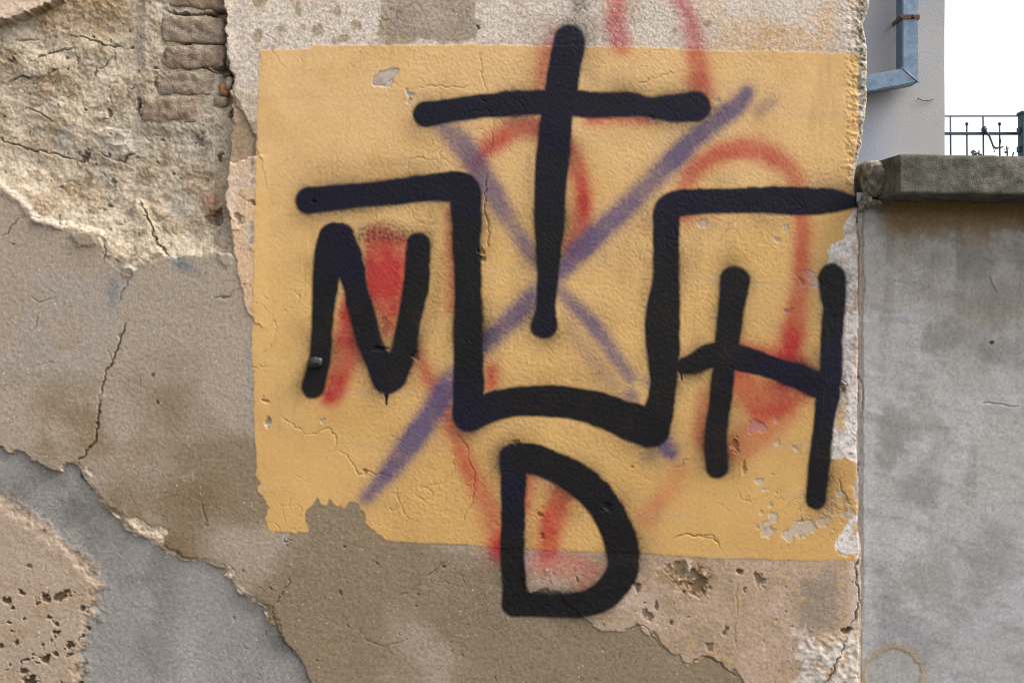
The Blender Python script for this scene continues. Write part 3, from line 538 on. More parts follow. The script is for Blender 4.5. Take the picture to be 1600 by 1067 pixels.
# black letters and signs
BLK = {
 'cross': [[(890, 65, 24), (884, 95, 24), (879, 124, 24), (872, 170, 24), (866, 220, 24), (861, 275, 24), (858, 342, 22), (856, 425, 16), (853, 480, 14), (850, 509, 19)],
           [(665, 180, 19), (700, 174, 17), (747, 167, 17), (800, 163, 18), (840, 161, 18), (917, 163, 19), (983, 164, 18), (1016, 167, 14), (1055, 169, 20), (1085, 167, 23)]],
 'bracket': [[(483, 314, 20), (530, 309, 18), (590, 303, 18), (669, 294, 20), (718, 294, 24), (728, 320, 23), (729, 391, 20), (731, 460, 20), (731, 522, 21), (732, 599, 23), (733, 646, 25)], [(733, 648, 24), (780, 632, 22), (840, 626, 23), (917, 634, 25), (968, 652, 27), (1014, 668, 30)],
             [(1016, 668, 30), (1030, 640, 22), (1036, 602, 19), (1036, 560, 23), (1035, 520, 26), (1037, 480, 25), (1041, 425, 19), (1040, 356, 20), (1049, 322, 20), (1096, 316, 18), (1150, 314, 18), (1200, 313, 20), (1262, 315, 20), (1296, 314, 18), (1318, 316, 12), (1337, 317, 7)]],
 'N': [[(490, 603, 17), (499, 559, 15), (503, 522, 15), (508, 444, 19), (515, 400, 23), (523, 373, 25)], [(528, 372, 24), (546, 417, 22), (556, 450, 18), (573, 520, 18), (584, 550, 18), (606, 588, 25)], [(653, 383, 18), (650, 444, 19), (635, 522, 17), (630, 552, 17), (612, 588, 22)], [(605, 612, 5), (605, 622, 2.2), (605, 631, 1.6)]],
 'H': [[(1148, 438, 22), (1143, 480, 19), (1138, 520, 18), (1128, 602, 16), (1119, 685, 16), (1121, 729, 16)], [(1068, 572, 11), (1085, 568, 14), (1108, 557, 18), (1140, 555, 20), (1192, 570, 17), (1230, 582, 17), (1268, 598, 19), (1294, 606, 18)], [(1300, 434, 20), (1303, 478, 17), (1301, 500, 16), (1298, 568, 16), (1295, 609, 18), (1287, 663, 15), (1277, 745, 15), (1275, 779, 15)], [(1064, 580, 2.5), (1065, 594, 1.6)]],
 'D': [[(803, 716, 21), (802, 760, 18), (802, 814, 18), (801, 869, 17), (804, 942, 18)], [(804, 942, 19), (862, 946, 16), (917, 942, 19), (952, 922, 22), (974, 885, 23), (968, 842, 25), (949, 800, 25), (925, 768, 24), (890, 742, 23), (850, 722, 23), (806, 714, 21)]]}
black = np.zeros_like(u); who = np.full(u.shape, -1); bestd = np.full(u.shape, 99., F)
jit = n60*2.2+n20*1.0
for i, (k, paths) in enumerate(BLK.items()):
    for pts in paths:
        d = stroke(smoothpath(pts, 6), u+jit, v-jit, 60)-(1.3 if pts[0][2] > 6 else 0)
        black = np.maximum(black, spray(d, 3.8 if pts[0][2] > 6 else 1.8, 16, .44 if pts[0][2] > 6 else 0, 80+i))
        m = d < bestd; bestd[m] = d[m]; who[m & (d < 1.5)] = i
for pts, a in [([(905, -10, 6), (906, 10, 9)], .55), ([(568, 366, 10), (600, 362, 12), (640, 368, 8)], .5), ([(690, 400, 4), (680, 470, 6), (665, 530, 6)], .3), ([(500, 268, 8), (600, 262, 10), (680, 262, 6)], .2), ([(830, 250, 5), (832, 330, 5)], .3), ([(920, 100, 10), (930, 130, 8)], .22), ([(600, 500, 4), (604, 530, 4)], .5), ([(1010, 330, 5), (1012, 360, 5)], .3), ([(672, 330, 4), (678, 345, 4)], .3), ([(1010, 440, 4), (1008, 470, 4)], .35), ([(842, 760, 8), (900, 800, 8)], .25)]:
    d = stroke(pts, u, v, 40); black = np.maximum(black, np.exp(-np.clip(d, 0, 99)/9)*a*np.clip(.9+n5*.7, 0, 1.5)*ss(39, 20, d))
wornblack = chips*(u > 1255)*ss(.05, .3, n20+.1)
black = np.clip(black*(1-wornblack*.5), 0, 1)

blk = np.tile(srgb(22, 21, 22), (len(u), 1)); blk = mix(blk, srgb(34, 30, 26), ss(.1, .6, n60*.7+n5*.4)); blk = mix(blk, srgb(20, 20, 36), ss(-.3, .2, n200+.6*ss(420, 300, v)-.25)*.9)  # bluish upper strokes: reflected sky painted into the black
col = col*(1-np.clip(black, 0, .997)[:, None])+blk*np.clip(black, 0, .997)[:, None]
# dirt caught in cracks and pits (own shape of the damage)
col = mix(col, srgb(70, 58, 44), np.clip(crack*.5+hair*.2, 0, 1)*(1-black*.8)*(1-och*.35))
col = mix(col, srgb(74, 58, 42), pitcol*np.where((u < 170) & (v > 900), .85, .45)*(1-black)*np.where(och > .5, .5, 1))
col = mix(col, srgb(70, 80, 84), ss(4, 1, np.abs(d_och+3)+n9*4)*ss(.15, .4, n60)*(u < 420)*(v < 660)*.5*(1-och))
dot = ss(1, .5, np.sqrt(((u-449)/9)**2+((v-845)/11)**2))*ss(.0, .15, perlin(u/2.6, v/2.6, 91)); col = mix(col, srgb(30, 32, 32), dot*.9)
col = mix(col, srgb(186, 186, 180), ss(1, .5, np.sqrt(((u-447)/9)**2+((v-842)/11)**2))*(1-dot)*.5)
col = mix(col, srgb(138, 98, 58), ss(-4.6, -3.0, u-(edge[:, None]*np.ones((1, nu), F)).ravel()+n20*1.5)*(v > 325)*np.where(v < 850, .9, .55)*ss(-.5, -.1, n60))
col = np.clip(col, .004, .9)
h = h*(1-0)  # millimetres
gloss = np.clip(black*.45+vio*.15+red*.08+och*.12*(1-black), 0, .5)
grain = np.clip(.58-och*.38-black*.05+np.where(d_up > 0, .22, 0)*(1-och)+cd*.22, .2, .9)
specks = (1-och)*(1-black)*np.where(core, .4, .75)*ss(-.2, .4, n90+.1)

# roll the right-hand edge back into the wall's end, close the sides
Y = (-h*.001).reshape(nv, nu)
back = (U-(edge[:, None]-7))
Y = Y+np.where(back > 0, (np.clip(back, 0, 7)/7)**2*np.interp(va, [280, 330], [.012, .007])[:, None], 0)
Xc = ux(U); Zc = vz(V)
T = .42
def addcol(arrs, yv):
    return
co = np.stack([Xc, Y, Zc], 2).astype(F)
# end face: extra columns running back; top: extra rows running back
ncol = 10
extra = []
for k in range(1, ncol+1):
    t = (k/ncol)**1.4
    e = co[:, -1, :].copy(); e[:, 1] = e[:, 1]+(T-e[:, 1])*t
    e[:, 0] = e[:, 0]+fbm(va, va*0+k*9, 30, 3, 95)*.004-(.002*k/ncol)
    extra.append(e[:, None, :])
co = np.concatenate([co]+extra, 1)
top = co[0:1].copy(); rows = []
for k in (1, 2, 3):
    e = top.copy(); e[..., 1] = np.maximum(e[..., 1], e[..., 1]+(T-e[..., 1])*k/3); rows.append(e)
co = np.concatenate(rows[::-1]+[co], 0)
def ext(a):
    a = a.reshape(nv, nu, -1)
    a = np.concatenate([a]+[a[:, -1:]]*ncol, 1); a = np.concatenate([a[0:1]]*3+[a], 0)
    return a.reshape(-1, a.shape[-1]).squeeze()
colx, glossx, grainx, specx = ext(col), ext(gloss), ext(grain), ext(specks)
NU, NV = nu+ncol, nv+3
# custom normals of the whole sheet, so the parts join without seams
du = np.gradient(co, axis=1); dv = np.gradient(co, axis=0)
nrm = np.cross(dv, du); nrm /= np.linalg.norm(nrm, axis=2)[..., None]+1e-12
cof = co.reshape(-1, 3); nrf = nrm.reshape(-1, 3).astype(F)
# which part each piece of the face belongs to
part = np.zeros(u.shape, np.int32)                 # 0 cement coat
part[d_up > 0] = 1; part[(v < 120) & (u < 200) & ~core] = 1; part[(d_pl > 0) & ~core] = 1; part[(d_mid > 0) & (d_up <= 0)] = 1
part[(d_grey > 0)] = 2; part[d_pbl > 0] = 3
part[d_low > 0] = 4
part[(u > 1250) & (v > 318) & (v < 880) & (och < .5)] = 5
part[core] = 6; part[och > .5] = 7
vm = (vio > .36) & (who < 0); part[vm] = np.array([8, 60, 9, 9, 61, 62, 63, 64])[vioid[vm]]
RMAP = np.arange(len(RED)); RMAP[6] = 5; RMAP[8] = 7; RMAP[14] = 13; RMAP[15] = 13
rm = (red > .36) & (who < 0) & (vio <= .36); part[rm] = 20+RMAP[redid[rm]]
for i in range(5): part[who == i] = 10+i
# each separate piece of a sprayed line is a part of its own
pg_ = part.reshape(nv, nu); nxt = 100; SPL = {}
for pid in [8, 9]+list(range(20, 45))+list(range(60, 65)):
    mk = pg_ == pid
    if not mk.any(): continue
    ys, xs = np.nonzero(mk); y0, y1, x0_, x1_ = ys.min(), ys.max()+1, xs.min(), xs.max()+1
    sm = np.pad(mk[y0:y1, x0_:x1_], 1); lb = np.where(sm, np.arange(sm.size).reshape(sm.shape)+1, 0)
    while True:
        nl = lb.copy()
        for dy, dx in ((1, 0), (-1, 0), (0, 1), (0, -1)): nl = np.maximum(nl, np.roll(lb, (dy, dx), (0, 1)))
        nl = np.where(sm, nl, 0)
        for ax in (0, 1):                                   # sweep along runs to converge quickly
            for rev in (False, True):
                a_ = np.flip(nl, ax) if rev else nl; m_ = np.flip(sm, ax) if rev else sm
                a_ = np.moveaxis(a_, ax, 0).copy(); m_ = np.moveaxis(m_, ax, 0)
                for i_ in range(1, a_.shape[0]): a_[i_] = np.where(m_[i_], np.maximum(a_[i_], a_[i_-1]), 0)
                a_ = np.moveaxis(a_, 0, ax); nl = np.flip(a_, ax) if rev else a_
        if (nl == lb).all(): break
        lb = nl
    ids, cnt = np.unique(lb[sm], return_counts=True); sub_ = pg_[y0:y1, x0_:x1_]; core_lb = lb[1:-1, 1:-1]
    for i_, c_ in zip(ids, cnt):
        if c_ < 160: sub_[core_lb == i_] = np.where(och.reshape(nv, nu)[y0:y1, x0_:x1_][core_lb == i_] > .5, 7, 1)
        else: sub_[core_lb == i_] = nxt; SPL[nxt] = pid; nxt += 1
part = pg_.ravel()
partx = ext(part.astype(F)).astype(int)
gq = np.arange(NU*NV).reshape(NV, NU)
quads = np.stack([gq[:-1, :-1], gq[1:, :-1], gq[1:, 1:], gq[:-1, 1:]], 2).reshape(-1, 4)
qpart = partx[quads[:, 0]]

old_wall = thing('plastered_wall', 'tall crumbling plaster wall with ochre rectangle and black graffiti', 'wall', (-.3, 0, 0))
INFO = {0: ('cement_coat', 'warm grey-beige cement render left of and below the ochre rectangle'), 1: ('upper_plaster', 'pale stippled old plaster along the top and left of the ochre rectangle'), 2: ('base_coat', 'bare grey base coat at lower left'),
        3: ('pitted_plaster', 'pinkish pitted plaster in the bottom left corner'), 4: ('lower_plaster', 'pinkish worn plaster below the ochre rectangle'), 5: ('worn_strip', 'whitish strip beside the joint where the paint has gone'),
        6: ('bare_masonry', 'bare rubble and mortar where the plaster has fallen off'), 7: ('painted_rectangle', 'ochre yellow painted rectangle'), 8: ('spray_line', 'violet sprayed diagonal rising to the right'), 9: ('spray_line', 'fainter violet sprayed diagonal falling to the right'),
        10: ('graffiti_cross', 'black sprayed cross with long upright'), 11: ('graffiti_bracket', 'black sprayed stepped bracket under the cross'), 12: ('letter', 'black sprayed letter N'), 13: ('letter', 'black sprayed letter H'), 14: ('letter', 'black sprayed letter D')}
for k in range(25): INFO[20+k] = ('spray_line', 'faded red sprayed line')
for k in range(5): INFO[60+k] = ('spray_line', 'small violet sprayed dab')
for k, pid in SPL.items(): INFO[k] = INFO[pid]
for pid, (nm, lab) in INFO.items():
    q = quads[qpart == pid]
    if not len(q): continue
    ids, inv = np.unique(q.ravel(), return_inverse=True)
    me = mesh_np(nm, cof[ids], inv.reshape(-1, 4), nrf[ids], {'pigment': colx[ids], 'gloss': glossx[ids], 'grain': grainx[ids], 'specks': specx[ids]})
    link(nm, me, M_wall, old_wall, lab)
link('wall_core', box_me('wall_core', ux(-1490), ux(1325), .075, T-.002, 0, vz(-750)), M_body, old_wall)

# bricks and stones standing in the cavity
def put(name, me, mat, un, vn, y, rot=(0, 0, 0), parent=None, label=None):
    o = link(name, me, mat); o.location = (ux(un), y, vz(vn)); o.rotation_euler = rot
    if parent is not None:
        o.parent = parent; o.matrix_parent_inverse = Matrix.Translation(parent.location).inverted()
    if label: o['label'] = label
    return o
BR = [(306, -10, 98, 42, -.001, .09, 0), (297, 43, 102, 44, -.001, .05, 1), (300, 86, 98, 38, -.001, -.04, 0), (288, 128, 92, 38, .001, .01, 1), (262, 169, 94, 44, .0005, -.02, 0), (308, -62, 100, 42, .008, 0, 1), (312, -110, 96, 42, .008, .02, 0)]
for i, (a, b, w_, hh, y, r, k) in enumerate(BR):
    put('brick', rough_block('brick', (w_*S, .06, hh*S), 100+i*7, amp=.0050, lam=.022, p=7, cuts=(40, 10, 20), chips=.007), (M_brick, M_brick2)[k], a, b, .040+y, (.03, r, .03*(i % 3-1)), old_wall)
for i, (a, b, w_, hh, y, mt) in enumerate([(345, 138, 15, 22, .008, M_shard), (340, 156, 24, 20, .012, M_brick2), (353, 130, 12, 26, .004, M_brick), (340, 22, 22, 20, .03, M_brick), (354, 88, 10, 30, .008, M_brick2), (258, 2, 30, 14, .018, M_brick), (322, 318, 10, 34, .020, M_shard)]):
    put('stone', rough_block('stone', (w_*S, .04, hh*S), 200+i*5, amp=.003, lam=.014, p=3.5, cuts=(12, 8, 12), chips=.004), mt, a, b, .018+y, (0, .2*(i % 3-1), .2), old_wall)
# painted-over bolt head in the foot of the N, and its washer-like rim
M_paint = noise_mat('black_paint', srgb(26, 25, 27), srgb(34, 32, 34), 60, rough=.22, bump=.001, fine_amt=.2, spec=.5)
bo = put('bolt_head', rough_block('bolt_head', (.029, .018, .024), 300, amp=.0012, lam=.012, p=2.3, cuts=(14, 10, 12), chips=.001), M_paint, 494, 566, -.004, (0, 0, 0), old_wall, 'painted-over bolt head in the foot of the letter N')

# ------------------------------------------------------------------ lower boundary wall, running back a little to the right
YAW = math.radians(5)
px0, py0 = ux(1341), .0065
cs, sn = math.cos(YAW), math.sin(YAW)
low = thing('boundary_wall', 'lower grey rendered wall with concrete coping right of the graffiti', 'wall', (px0+1.0, py0+.2, 0))
ZT = 1.823
la = np.concatenate([np.arange(0, .30, .0016), .30+np.cumsum(np.minimum(.0016*1.06**np.arange(1, 140), .03))]); la = la[la < 3.2]
za = np.concatenate([[0, .2, .4, .6, .75], np.arange(.84, ZT+.02, .0016)])
LA, ZA = np.meshgrid(la, za); l = LA.ravel().astype(F); z = ZA.ravel().astype(F)
lu = 1341+l/S; lv = (533.5-(z-CAM_Z)/S).astype(F)
m200 = fbm(lu, lv, 170, 5, 111); m70 = fbm(lu, lv, 70, 4, 112); m20 = fbm(lu, lv, 20, 3, 113); m5 = perlin(lu/5, lv/5, 114); mst = fbm(lu*2.2, lv*.5, 90, 4, 115)
hl = m200*1.6+m70*.5+m20*.3+m5*.16+perlin(lu/90, lv/3.2, 119)*.16*ss(420, 380, lv)
lc = np.tile(srgb(162, 159, 155), (len(l), 1)); lc = mix(lc, srgb(134, 132, 128), ss(-.05, .4, m200)*.9); lc = mix(lc, srgb(172, 171, 170), ss(.0, .45, fbm(lu, lv, 120, 4, 116))*.75)
lc = mix(lc, srgb(122, 120, 114), ss(.2, .6, mst*.5+m70*.6)*.45); lc = mix(lc, srgb(144, 144, 149), ss(700, 1000, lv)*.4); lc = mix(lc, srgb(170, 169, 168), ss(30, 8, lu-1352+m20*14)*.7)
lc = mix(lc, srgb(160, 148, 130), ss(1, .5, np.abs(lv-440)/90+m70*.6)*.35)
lc = mix(lc, srgb(118, 114, 106), ss(1.2, .3, np.sqrt(((lu-1485)/48)**2+((lv-530)/30)**2)+m70*.7)*.6); lc = mix(lc, srgb(120, 116, 108), ss(1.2, .3, np.sqrt(((lu-1530)/40)**2+((lv-415)/32)**2)+m70*.7)*.55); lc = mix(lc, srgb(126, 122, 116), ss(1.2, .3, np.sqrt(((lu-1575)/40)**2+((lv-460)/36)**2)+m70*.7)*.5)
lc = mix(lc, srgb(130, 126, 118), ss(1.2, .2, np.sqrt(((lu-1450)/60)**2+((lv-905)/70)**2)+m70*.8)*.5)
runs = fbm(lu*3.0, lv*.16, 60, 4, 121); lc = mix(lc, srgb(112, 108, 98), ss(.0, .5, runs)*ss(700, 380, lv)*.32); lc = mix(lc, srgb(176, 176, 176), ss(.05, .4, fbm(lu, lv, 60, 5, 122))*ss(1560, 1360, lu)*.6)
tw_ = fbm(lu*.5+lv*.25, lv*1.6-lu*.4, 40, 4, 123); lc = mix(lc, srgb(124, 122, 118), ss(.15, .5, tw_)*.35); hl = hl+tw_*.35
lc = mix(lc, srgb(72, 58, 42), ss(340, 326, lv+m20*6)*ss(1360, 1385, lu)*.7)  # brown stain under the coping that also paints in its contact shadow
lc = mix(lc, srgb(134, 106, 62), ss(392, 338, lv+m20*12+m70*16)*ss(1362, 1400, lu+m20*10)*.85)
lc = mix(lc, srgb(176, 168, 158), ss(.2, .5, m20+m70)*ss(400, 372, lv)*ss(350, 366, lv)*.6)
ring = np.sqrt(((lu-1400)/46)**2+((lv-1062)/46)**2)+m20*.12
lc = mix(lc, srgb(146, 130, 98), ss(.32, .0, np.abs(ring-1.05))*.7); lc = mix(lc, srgb(150, 146, 138), ss(.98, .9, ring)*.7); hl = hl-ss(1.0, .96, ring)*.9
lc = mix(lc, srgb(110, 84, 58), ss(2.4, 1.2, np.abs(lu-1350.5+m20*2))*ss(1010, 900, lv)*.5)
sc = ss(5, 3, np.abs(lu-1562)+np.abs(lv-535)*1.1+m5*2); lc = mix(lc, srgb(92, 62, 40), sc*.9); hl = hl-sc*3.0
for pts in [[(1548, 631), (1566, 632), (1582, 633), (1592, 637), (1606, 637)], [(1558, 432), (1563, 444), (1570, 455)], [(1350, 424), (1354, 436), (1352, 470)], [(1345, 590), (1350, 602), (1349, 640)]]:
    k_ = ss(1.7, .3, line_d(pts, lu+m20*2, lv+m20*2, 8)); hl = hl-k_*1.6; lc = mix(lc, srgb(104, 96, 86), k_*.6)
lip = ss(9, 2, lu-1341); hl = hl-lip*3
xl = px0+l*cs+hl*.001*sn; yl = py0+l*sn-hl*.001*cs
gl_ = np.arange(len(l)).reshape(LA.shape); ql = np.stack([gl_[:-1, :-1], gl_[:-1, 1:], gl_[1:, 1:], gl_[1:, :-1]], 2).reshape(-1, 4)
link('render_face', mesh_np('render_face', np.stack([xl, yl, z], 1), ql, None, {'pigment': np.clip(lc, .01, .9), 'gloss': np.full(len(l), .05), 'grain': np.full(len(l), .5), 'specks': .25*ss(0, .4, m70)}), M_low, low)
bk = link('wall_core', box_me('wall_core', .01, 3.19, .02, .30, 0, ZT-.002), M_body); bk.location = (px0, py0, 0); bk.rotation_euler = (0, 0, YAW)
bk.parent = low; bk.matrix_parent_inverse = Matrix.Translation(low.location).inverted()
# coping slab: a worn profile swept along the wall top
prof = [(-.1095, .0015), (-.110, .006), (-.110, .03), (-.110, .055), (-.109, .070), (-.106, .0735), (-.06, .075), (.0, .077), (.10, .078), (.2, .077), (.33, .076), (.345, .072), (.35, .05), (.35, .012), (.345, .002), (.2, 0), (.05, 0), (-.01, 0), (-.04, 0), (-.07, 0), (-.085, 0), (-.106, .0)]
pp = []
for (a0, b0), (a1, b1) in zip(prof, prof[1:]+prof[:1]):
    n_ = max(1, int(math.hypot(a1-a0, b1-b0)/.004)) if a0 < .05 else 1
    for k in range(n_): pp.append((a0+(a1-a0)*k/n_, b0+(b1-b0)*k/n_))
pp = np.array(pp); sl = np.concatenate([np.arange(.0, .34, .003), np.arange(.35, 3.2, .02)])
CL0 = .036
cxs, bm = [], bmesh.new(); rings = []
for s_ in sl:
    q = pp.copy(); ph = np.arange(len(pp))*.35
    disp = fbm(q[:, 0]/.012+s_/.012, q[:, 1]/.012-s_/.02, 1.0, 4, 131)*.0016+fbm(q[:, 0]/.05+s_/.06, q[:, 1]/.05, 1, 2, 132)*.0012
    cen = np.array([.1, .04]); dr = q-cen; dr /= np.linalg.norm(dr, axis=1)[:, None]
    q = q+dr*disp[:, None]; e_ = min(1, (s_+.004)/.012)
    q = cen+(q-cen)*(1-.012*(1-e_))
    jitx = fbm(q[:, 0]/.03, q[:, 1]/.03, 1, 3, 133)*.004*(1-e_)
    rings.append([bm.verts.new((CL0+s_+j, a, b)) for (a, b), j in zip(q, jitx)])
for r0, r1 in zip(rings[:-1], rings[1:]):
    for k in range(len(r0)): bm.faces.new((r0[k], r0[(k+1) % len(r0)], r1[(k+1) % len(r0)], r1[k]))
bm.faces.new(rings[0]); bm.faces.new(rings[-1])
bmesh.ops.recalc_face_normals(bm, faces=bm.faces)
for f in bm.faces: f.smooth = len(f.verts) == 4
me = bpy.data.meshes.new('coping'); bm.to_mesh(me); bm.free()
cp_o = link('coping', me, M_coping, None, 'weathered grey-green concrete coping slab'); cp_o.location = (px0, py0, ZT+.0015); cp_o.rotation_euler = (0, 0, YAW)
cp_o.parent = low; cp_o.matrix_parent_inverse = Matrix.Translation(low.location).inverted()
# crumbled mortar in the gap between the tall wall and the coping
for i, (a, b, w_, hh, y, dpt) in enumerate([(1363, 279, 26, 58, .0, .09), (1353, 314, 14, 24, -.004, .04), (1364, 318, 16, 12, -.006, .05), (1346, 322, 9, 16, .0, .03)]):
    put('mortar_lump', rough_block('mortar_lump', (w_*S, dpt, hh*S), 400+i*9, amp=.004, lam=.016, p=2.8, cuts=(16, 14, 22), chips=.006), M_mortar, a, b, y+.01, (.1, .1*(i % 3-1), .2), low)

# ------------------------------------------------------------------ building behind, with its downpipe
def at(pu, pv, y):
    k = (DIST+y)/DIST; return ((pu-800)*S*k, y, CAM_Z+(533.5-pv)*S*k)
BX = at(1476, 0, 4.0)[0]
bld = thing('rendered_building', 'pale grey rendered building with galvanised downpipe behind the walls', 'building', (BX-3, 6, 0))
def plaster_building():
    m, N, L, B = new_mat('pale_render')
    tc = N.new('ShaderNodeTexCoord')
    n1 = N.new('ShaderNodeTexNoise'); n1.inputs['Scale'].default_value = 1.6; n1.inputs['Detail'].default_value = 6
    mp = N.new('ShaderNodeMapping'); mp.inputs['Scale'].default_value = (1, 1, .35); L.new(tc.outputs['Object'], mp.inputs[0]); L.new(mp.outputs[0], n1.inputs['Vector'])
    n2 = N.new('ShaderNodeTexNoise'); n2.inputs['Scale'].default_value = 90; n2.inputs['Detail'].default_value = 4; L.new(tc.outputs['Object'], n2.inputs['Vector'])
    cr = N.new('ShaderNodeValToRGB'); L.new(n1.outputs['Fac'], cr.inputs[0])
    a, b = srgb(174, 171, 166), srgb(154, 158, 170)
    cr.color_ramp.elements[0].position = .35; cr.color_ramp.elements[0].color = (*a, 1); cr.color_ramp.elements[1].position = .62; cr.color_ramp.elements[1].color = (*b, 1)
    L.new(cr.outputs[0], B.inputs['Base Color']); B.inputs['Roughness'].default_value = .9
    bp = N.new('ShaderNodeBump'); bp.inputs['Distance'].default_value = .003; bp.inputs['Strength'].default_value = .5; L.new(n2.outputs['Fac'], bp.inputs['Height']); L.new(bp.outputs[0], B.inputs['Normal'])
    return m
M_bld = plaster_building()
bmw = bmesh.new(); bmesh.ops.create_grid(bmw, x_segments=80, y_segments=90, size=1)
for vt in bmw.verts:
    x_ = BX-3+vt.co.x*3; z_ = 3.6+vt.co.y*3.6
    n_ = float(fbm(np.array([x_*3], F), np.array([z_*3], F), 1, 3, 140)[0])*.008
    vt.co = Vector((x_, 4.0-n_, z_))
bmesh.ops.recalc_face_normals(bmw, faces=bmw.faces)
for f in bmw.faces: f.smooth = True
me = bpy.data.meshes.new('front_wall'); bmw.to_mesh(me); bmw.free(); link('front_wall', me, M_bld, bld)
link('wall', box_me('wall', BX-6, BX-.004, 4.02, 9.5, 0, 7.19, .0), M_bld, bld)
M_roof = noise_mat('roof_tile', srgb(140, 84, 62), srgb(166, 104, 80), 8)
rf = bpy.data.meshes.new('roof'); a_, b_ = BX-6.4, BX+.4
rf.from_pydata([(a_, 3.6, 7.2), (b_, 3.6, 7.2), (b_, 9.9, 7.2), (a_, 9.9, 7.2), (a_+2, 6.75, 9), (b_-2, 6.75, 9)], [], [(0, 1, 5, 4), (1, 2, 5), (2, 3, 4, 5), (3, 0, 4), (3, 2, 1, 0)])
link('roof', rf, M_roof, bld)
M_zinc = noise_mat('galvanised', srgb(94, 114, 134), srgb(120, 138, 156), 26, rough=.42, bump=.0006, fine=160, fine_amt=.12, metal=.35, spec=.5)
M_rust = noise_mat('rusty_iron', srgb(78, 52, 42), srgb(116, 80, 64), 60, rough=.85, bump=.001)
# pipe: rectangular section, drop then offset running down to the left
yf, yb = 3.86, 3.962
x1 = at(1435, 0, yf)[0]; x0 = at(1410, 0, yf)[0]
zi = at(0, 107, yf)[2]; zo = at(0, 129, yf)[2]      # inner and outer corner heights
xe = at(1180, 0, yf)[0]; pw = x1-x0; slope = math.tan(math.radians(10.5))
bm = bmesh.new()
def ringv(pts): return [bm.verts.new(p) for p in pts]
def sec(xa, za, xb, zb): return ringv([(xa, yf, za), (xb, yf, zb), (xb, yb, zb), (xa, yb, za)])
r_top = sec(x0, 7.1, x1, 7.1); r_c = sec(x0, zi, x1, zo)
r_e = sec(xe-pw, zi-(x0-xe+pw)*slope, xe, zo-(x1-xe)*slope); r_b = sec(xe-pw, .04, xe, .04)
for r0, r1 in ((r_top, r_c), (r_c, r_e), (r_e, r_b)):
    for k in range(4): bm.faces.new((r0[k], r0[(k+1) % 4], r1[(k+1) % 4], r1[k]))
bm.faces.new(r_top); bm.faces.new(r_b[::-1]); bmesh.ops.recalc_face_normals(bm, faces=bm.faces)
bmesh.ops.bevel(bm, geom=[e for e in bm.edges], offset=.006, segments=2, affect='EDGES')
me = bpy.data.meshes.new('downpipe'); bm.to_mesh(me); bm.free(); pipe = link('downpipe', me, M_zinc, bld, 'galvanised rectangular downpipe with mitred elbow')
def sub(o): o.parent = pipe; return o
seam = tube_me('seam', [(x0-.002, yf-.001, zi+.002), (x1+.002, yf-.001, zo-.002)], .004); sub(link('seam', seam, M_zinc))
zc_ = at(0, 27, yf)[2]
cl = bmesh.new()
for (xa, xb, ya, yb2) in ((x0-.006, x1+.006, yf-.006, yf), (x0-.006, x0, yf, 4.0), (x1, x1+.006, yf, 4.0)):
    r_ = bmesh.ops.create_cube(cl, size=1)
    for vt in r_['verts']: vt.co = Vector(((xa+xb)/2+vt.co.x*(xb-xa), (ya+yb2)/2+vt.co.y*(yb2-ya), zc_+vt.co.z*.024))
me = bpy.data.meshes.new('pipe_clamp'); cl.to_mesh(me); cl.free(); sub(link('pipe_clamp', me, M_rust, None, 'rusty pipe clamp'))
for bx_ in (x0-.012, x1-.03):
    sub(link('bolt', box_me('bolt', bx_-.008, bx_+.008, yf-.016, yf-.004, zc_-.008, zc_+.008, .003), M_rust))
cr_ = tube_me('crack', [at(1433, 154, 3.99), at(1438, 156, 3.99), at(1444, 158, 3.99), at(1452, 157, 3.99), at(1459, 156, 3.99)], .003, 5)
link('wall_crack', cr_, M_rust, bld)
link('gutter', tube_me('gutter', [(BX-6.4, 3.55, 7.15), (BX+.4, 3.55, 7.15)], .07, 12), M_zinc, bld)

# ------------------------------------------------------------------ fence and its footing wall far behind
FY = 5.0
M_iron = noise_mat('fence_paint', srgb(40, 56, 76), srgb(56, 70, 88), 40, rough=.6, bump=.001)
M_green = noise_mat('green_post', srgb(30, 62, 66), srgb(44, 80, 82), 30, rough=.5, bump=.001)
fx0 = BX+.02; zr = at(0, 209, FY)[2]; zt = at(0, 182, FY)[2]; zs = at(0, 194, FY)[2]; zb = 2.55
foot = thing('footing_wall', 'concrete footing wall hidden behind the coping, carrying the iron fence', 'wall', (BX+2, FY, 0))
link('footing', box_me('footing', fx0-.01, BX+6, FY-.12, FY+.12, 0, zb, .01), M_coping, foot)
fence = thing('iron_fence', 'thin blue-grey iron railing with twisted wire seen above the coping', 'fence', (BX+.6, FY, zb))
for k in range(-4, 40):
    pu = 1485+25.6*k; xk = at(pu, 0, FY)[0]
    if xk < fx0+.01: continue
    if abs(pu-1594) < 12: continue
    tall = k % 2 == 0; zz = zt if tall else zs
    pts = [(xk, FY, zb-.02), (xk+.002, FY, (zb+zz)/2), (xk, FY, zz)]
    b_ = link('bar', tube_me('bar', pts, .006 if tall else .0055, 8), M_iron, fence)
    if not tall:
        kn = link('finial', rough_block('finial', (.022, .022, .026), 500+k, amp=.0005, p=2, cuts=(6, 6, 6), chips=0), M_iron); kn.location = (xk, FY, zz); kn.parent = b_
for zz, hh in ((zr, .017), (zb+.12, .017)):
    link('rail', box_me('rail', fx0, BX+6, FY-.012, FY+.012, zz-hh/2, zz+hh/2, .002), M_iron, fence)
link('top_wire', tube_me('top_wire', [(fx0, FY, zt), (BX+1.5, FY, zt+.002), (BX+3, FY, zt-.003), (BX+6, FY, zt)], .005, 6), M_iron, fence)
kx = at(1536, 0, FY)[0]
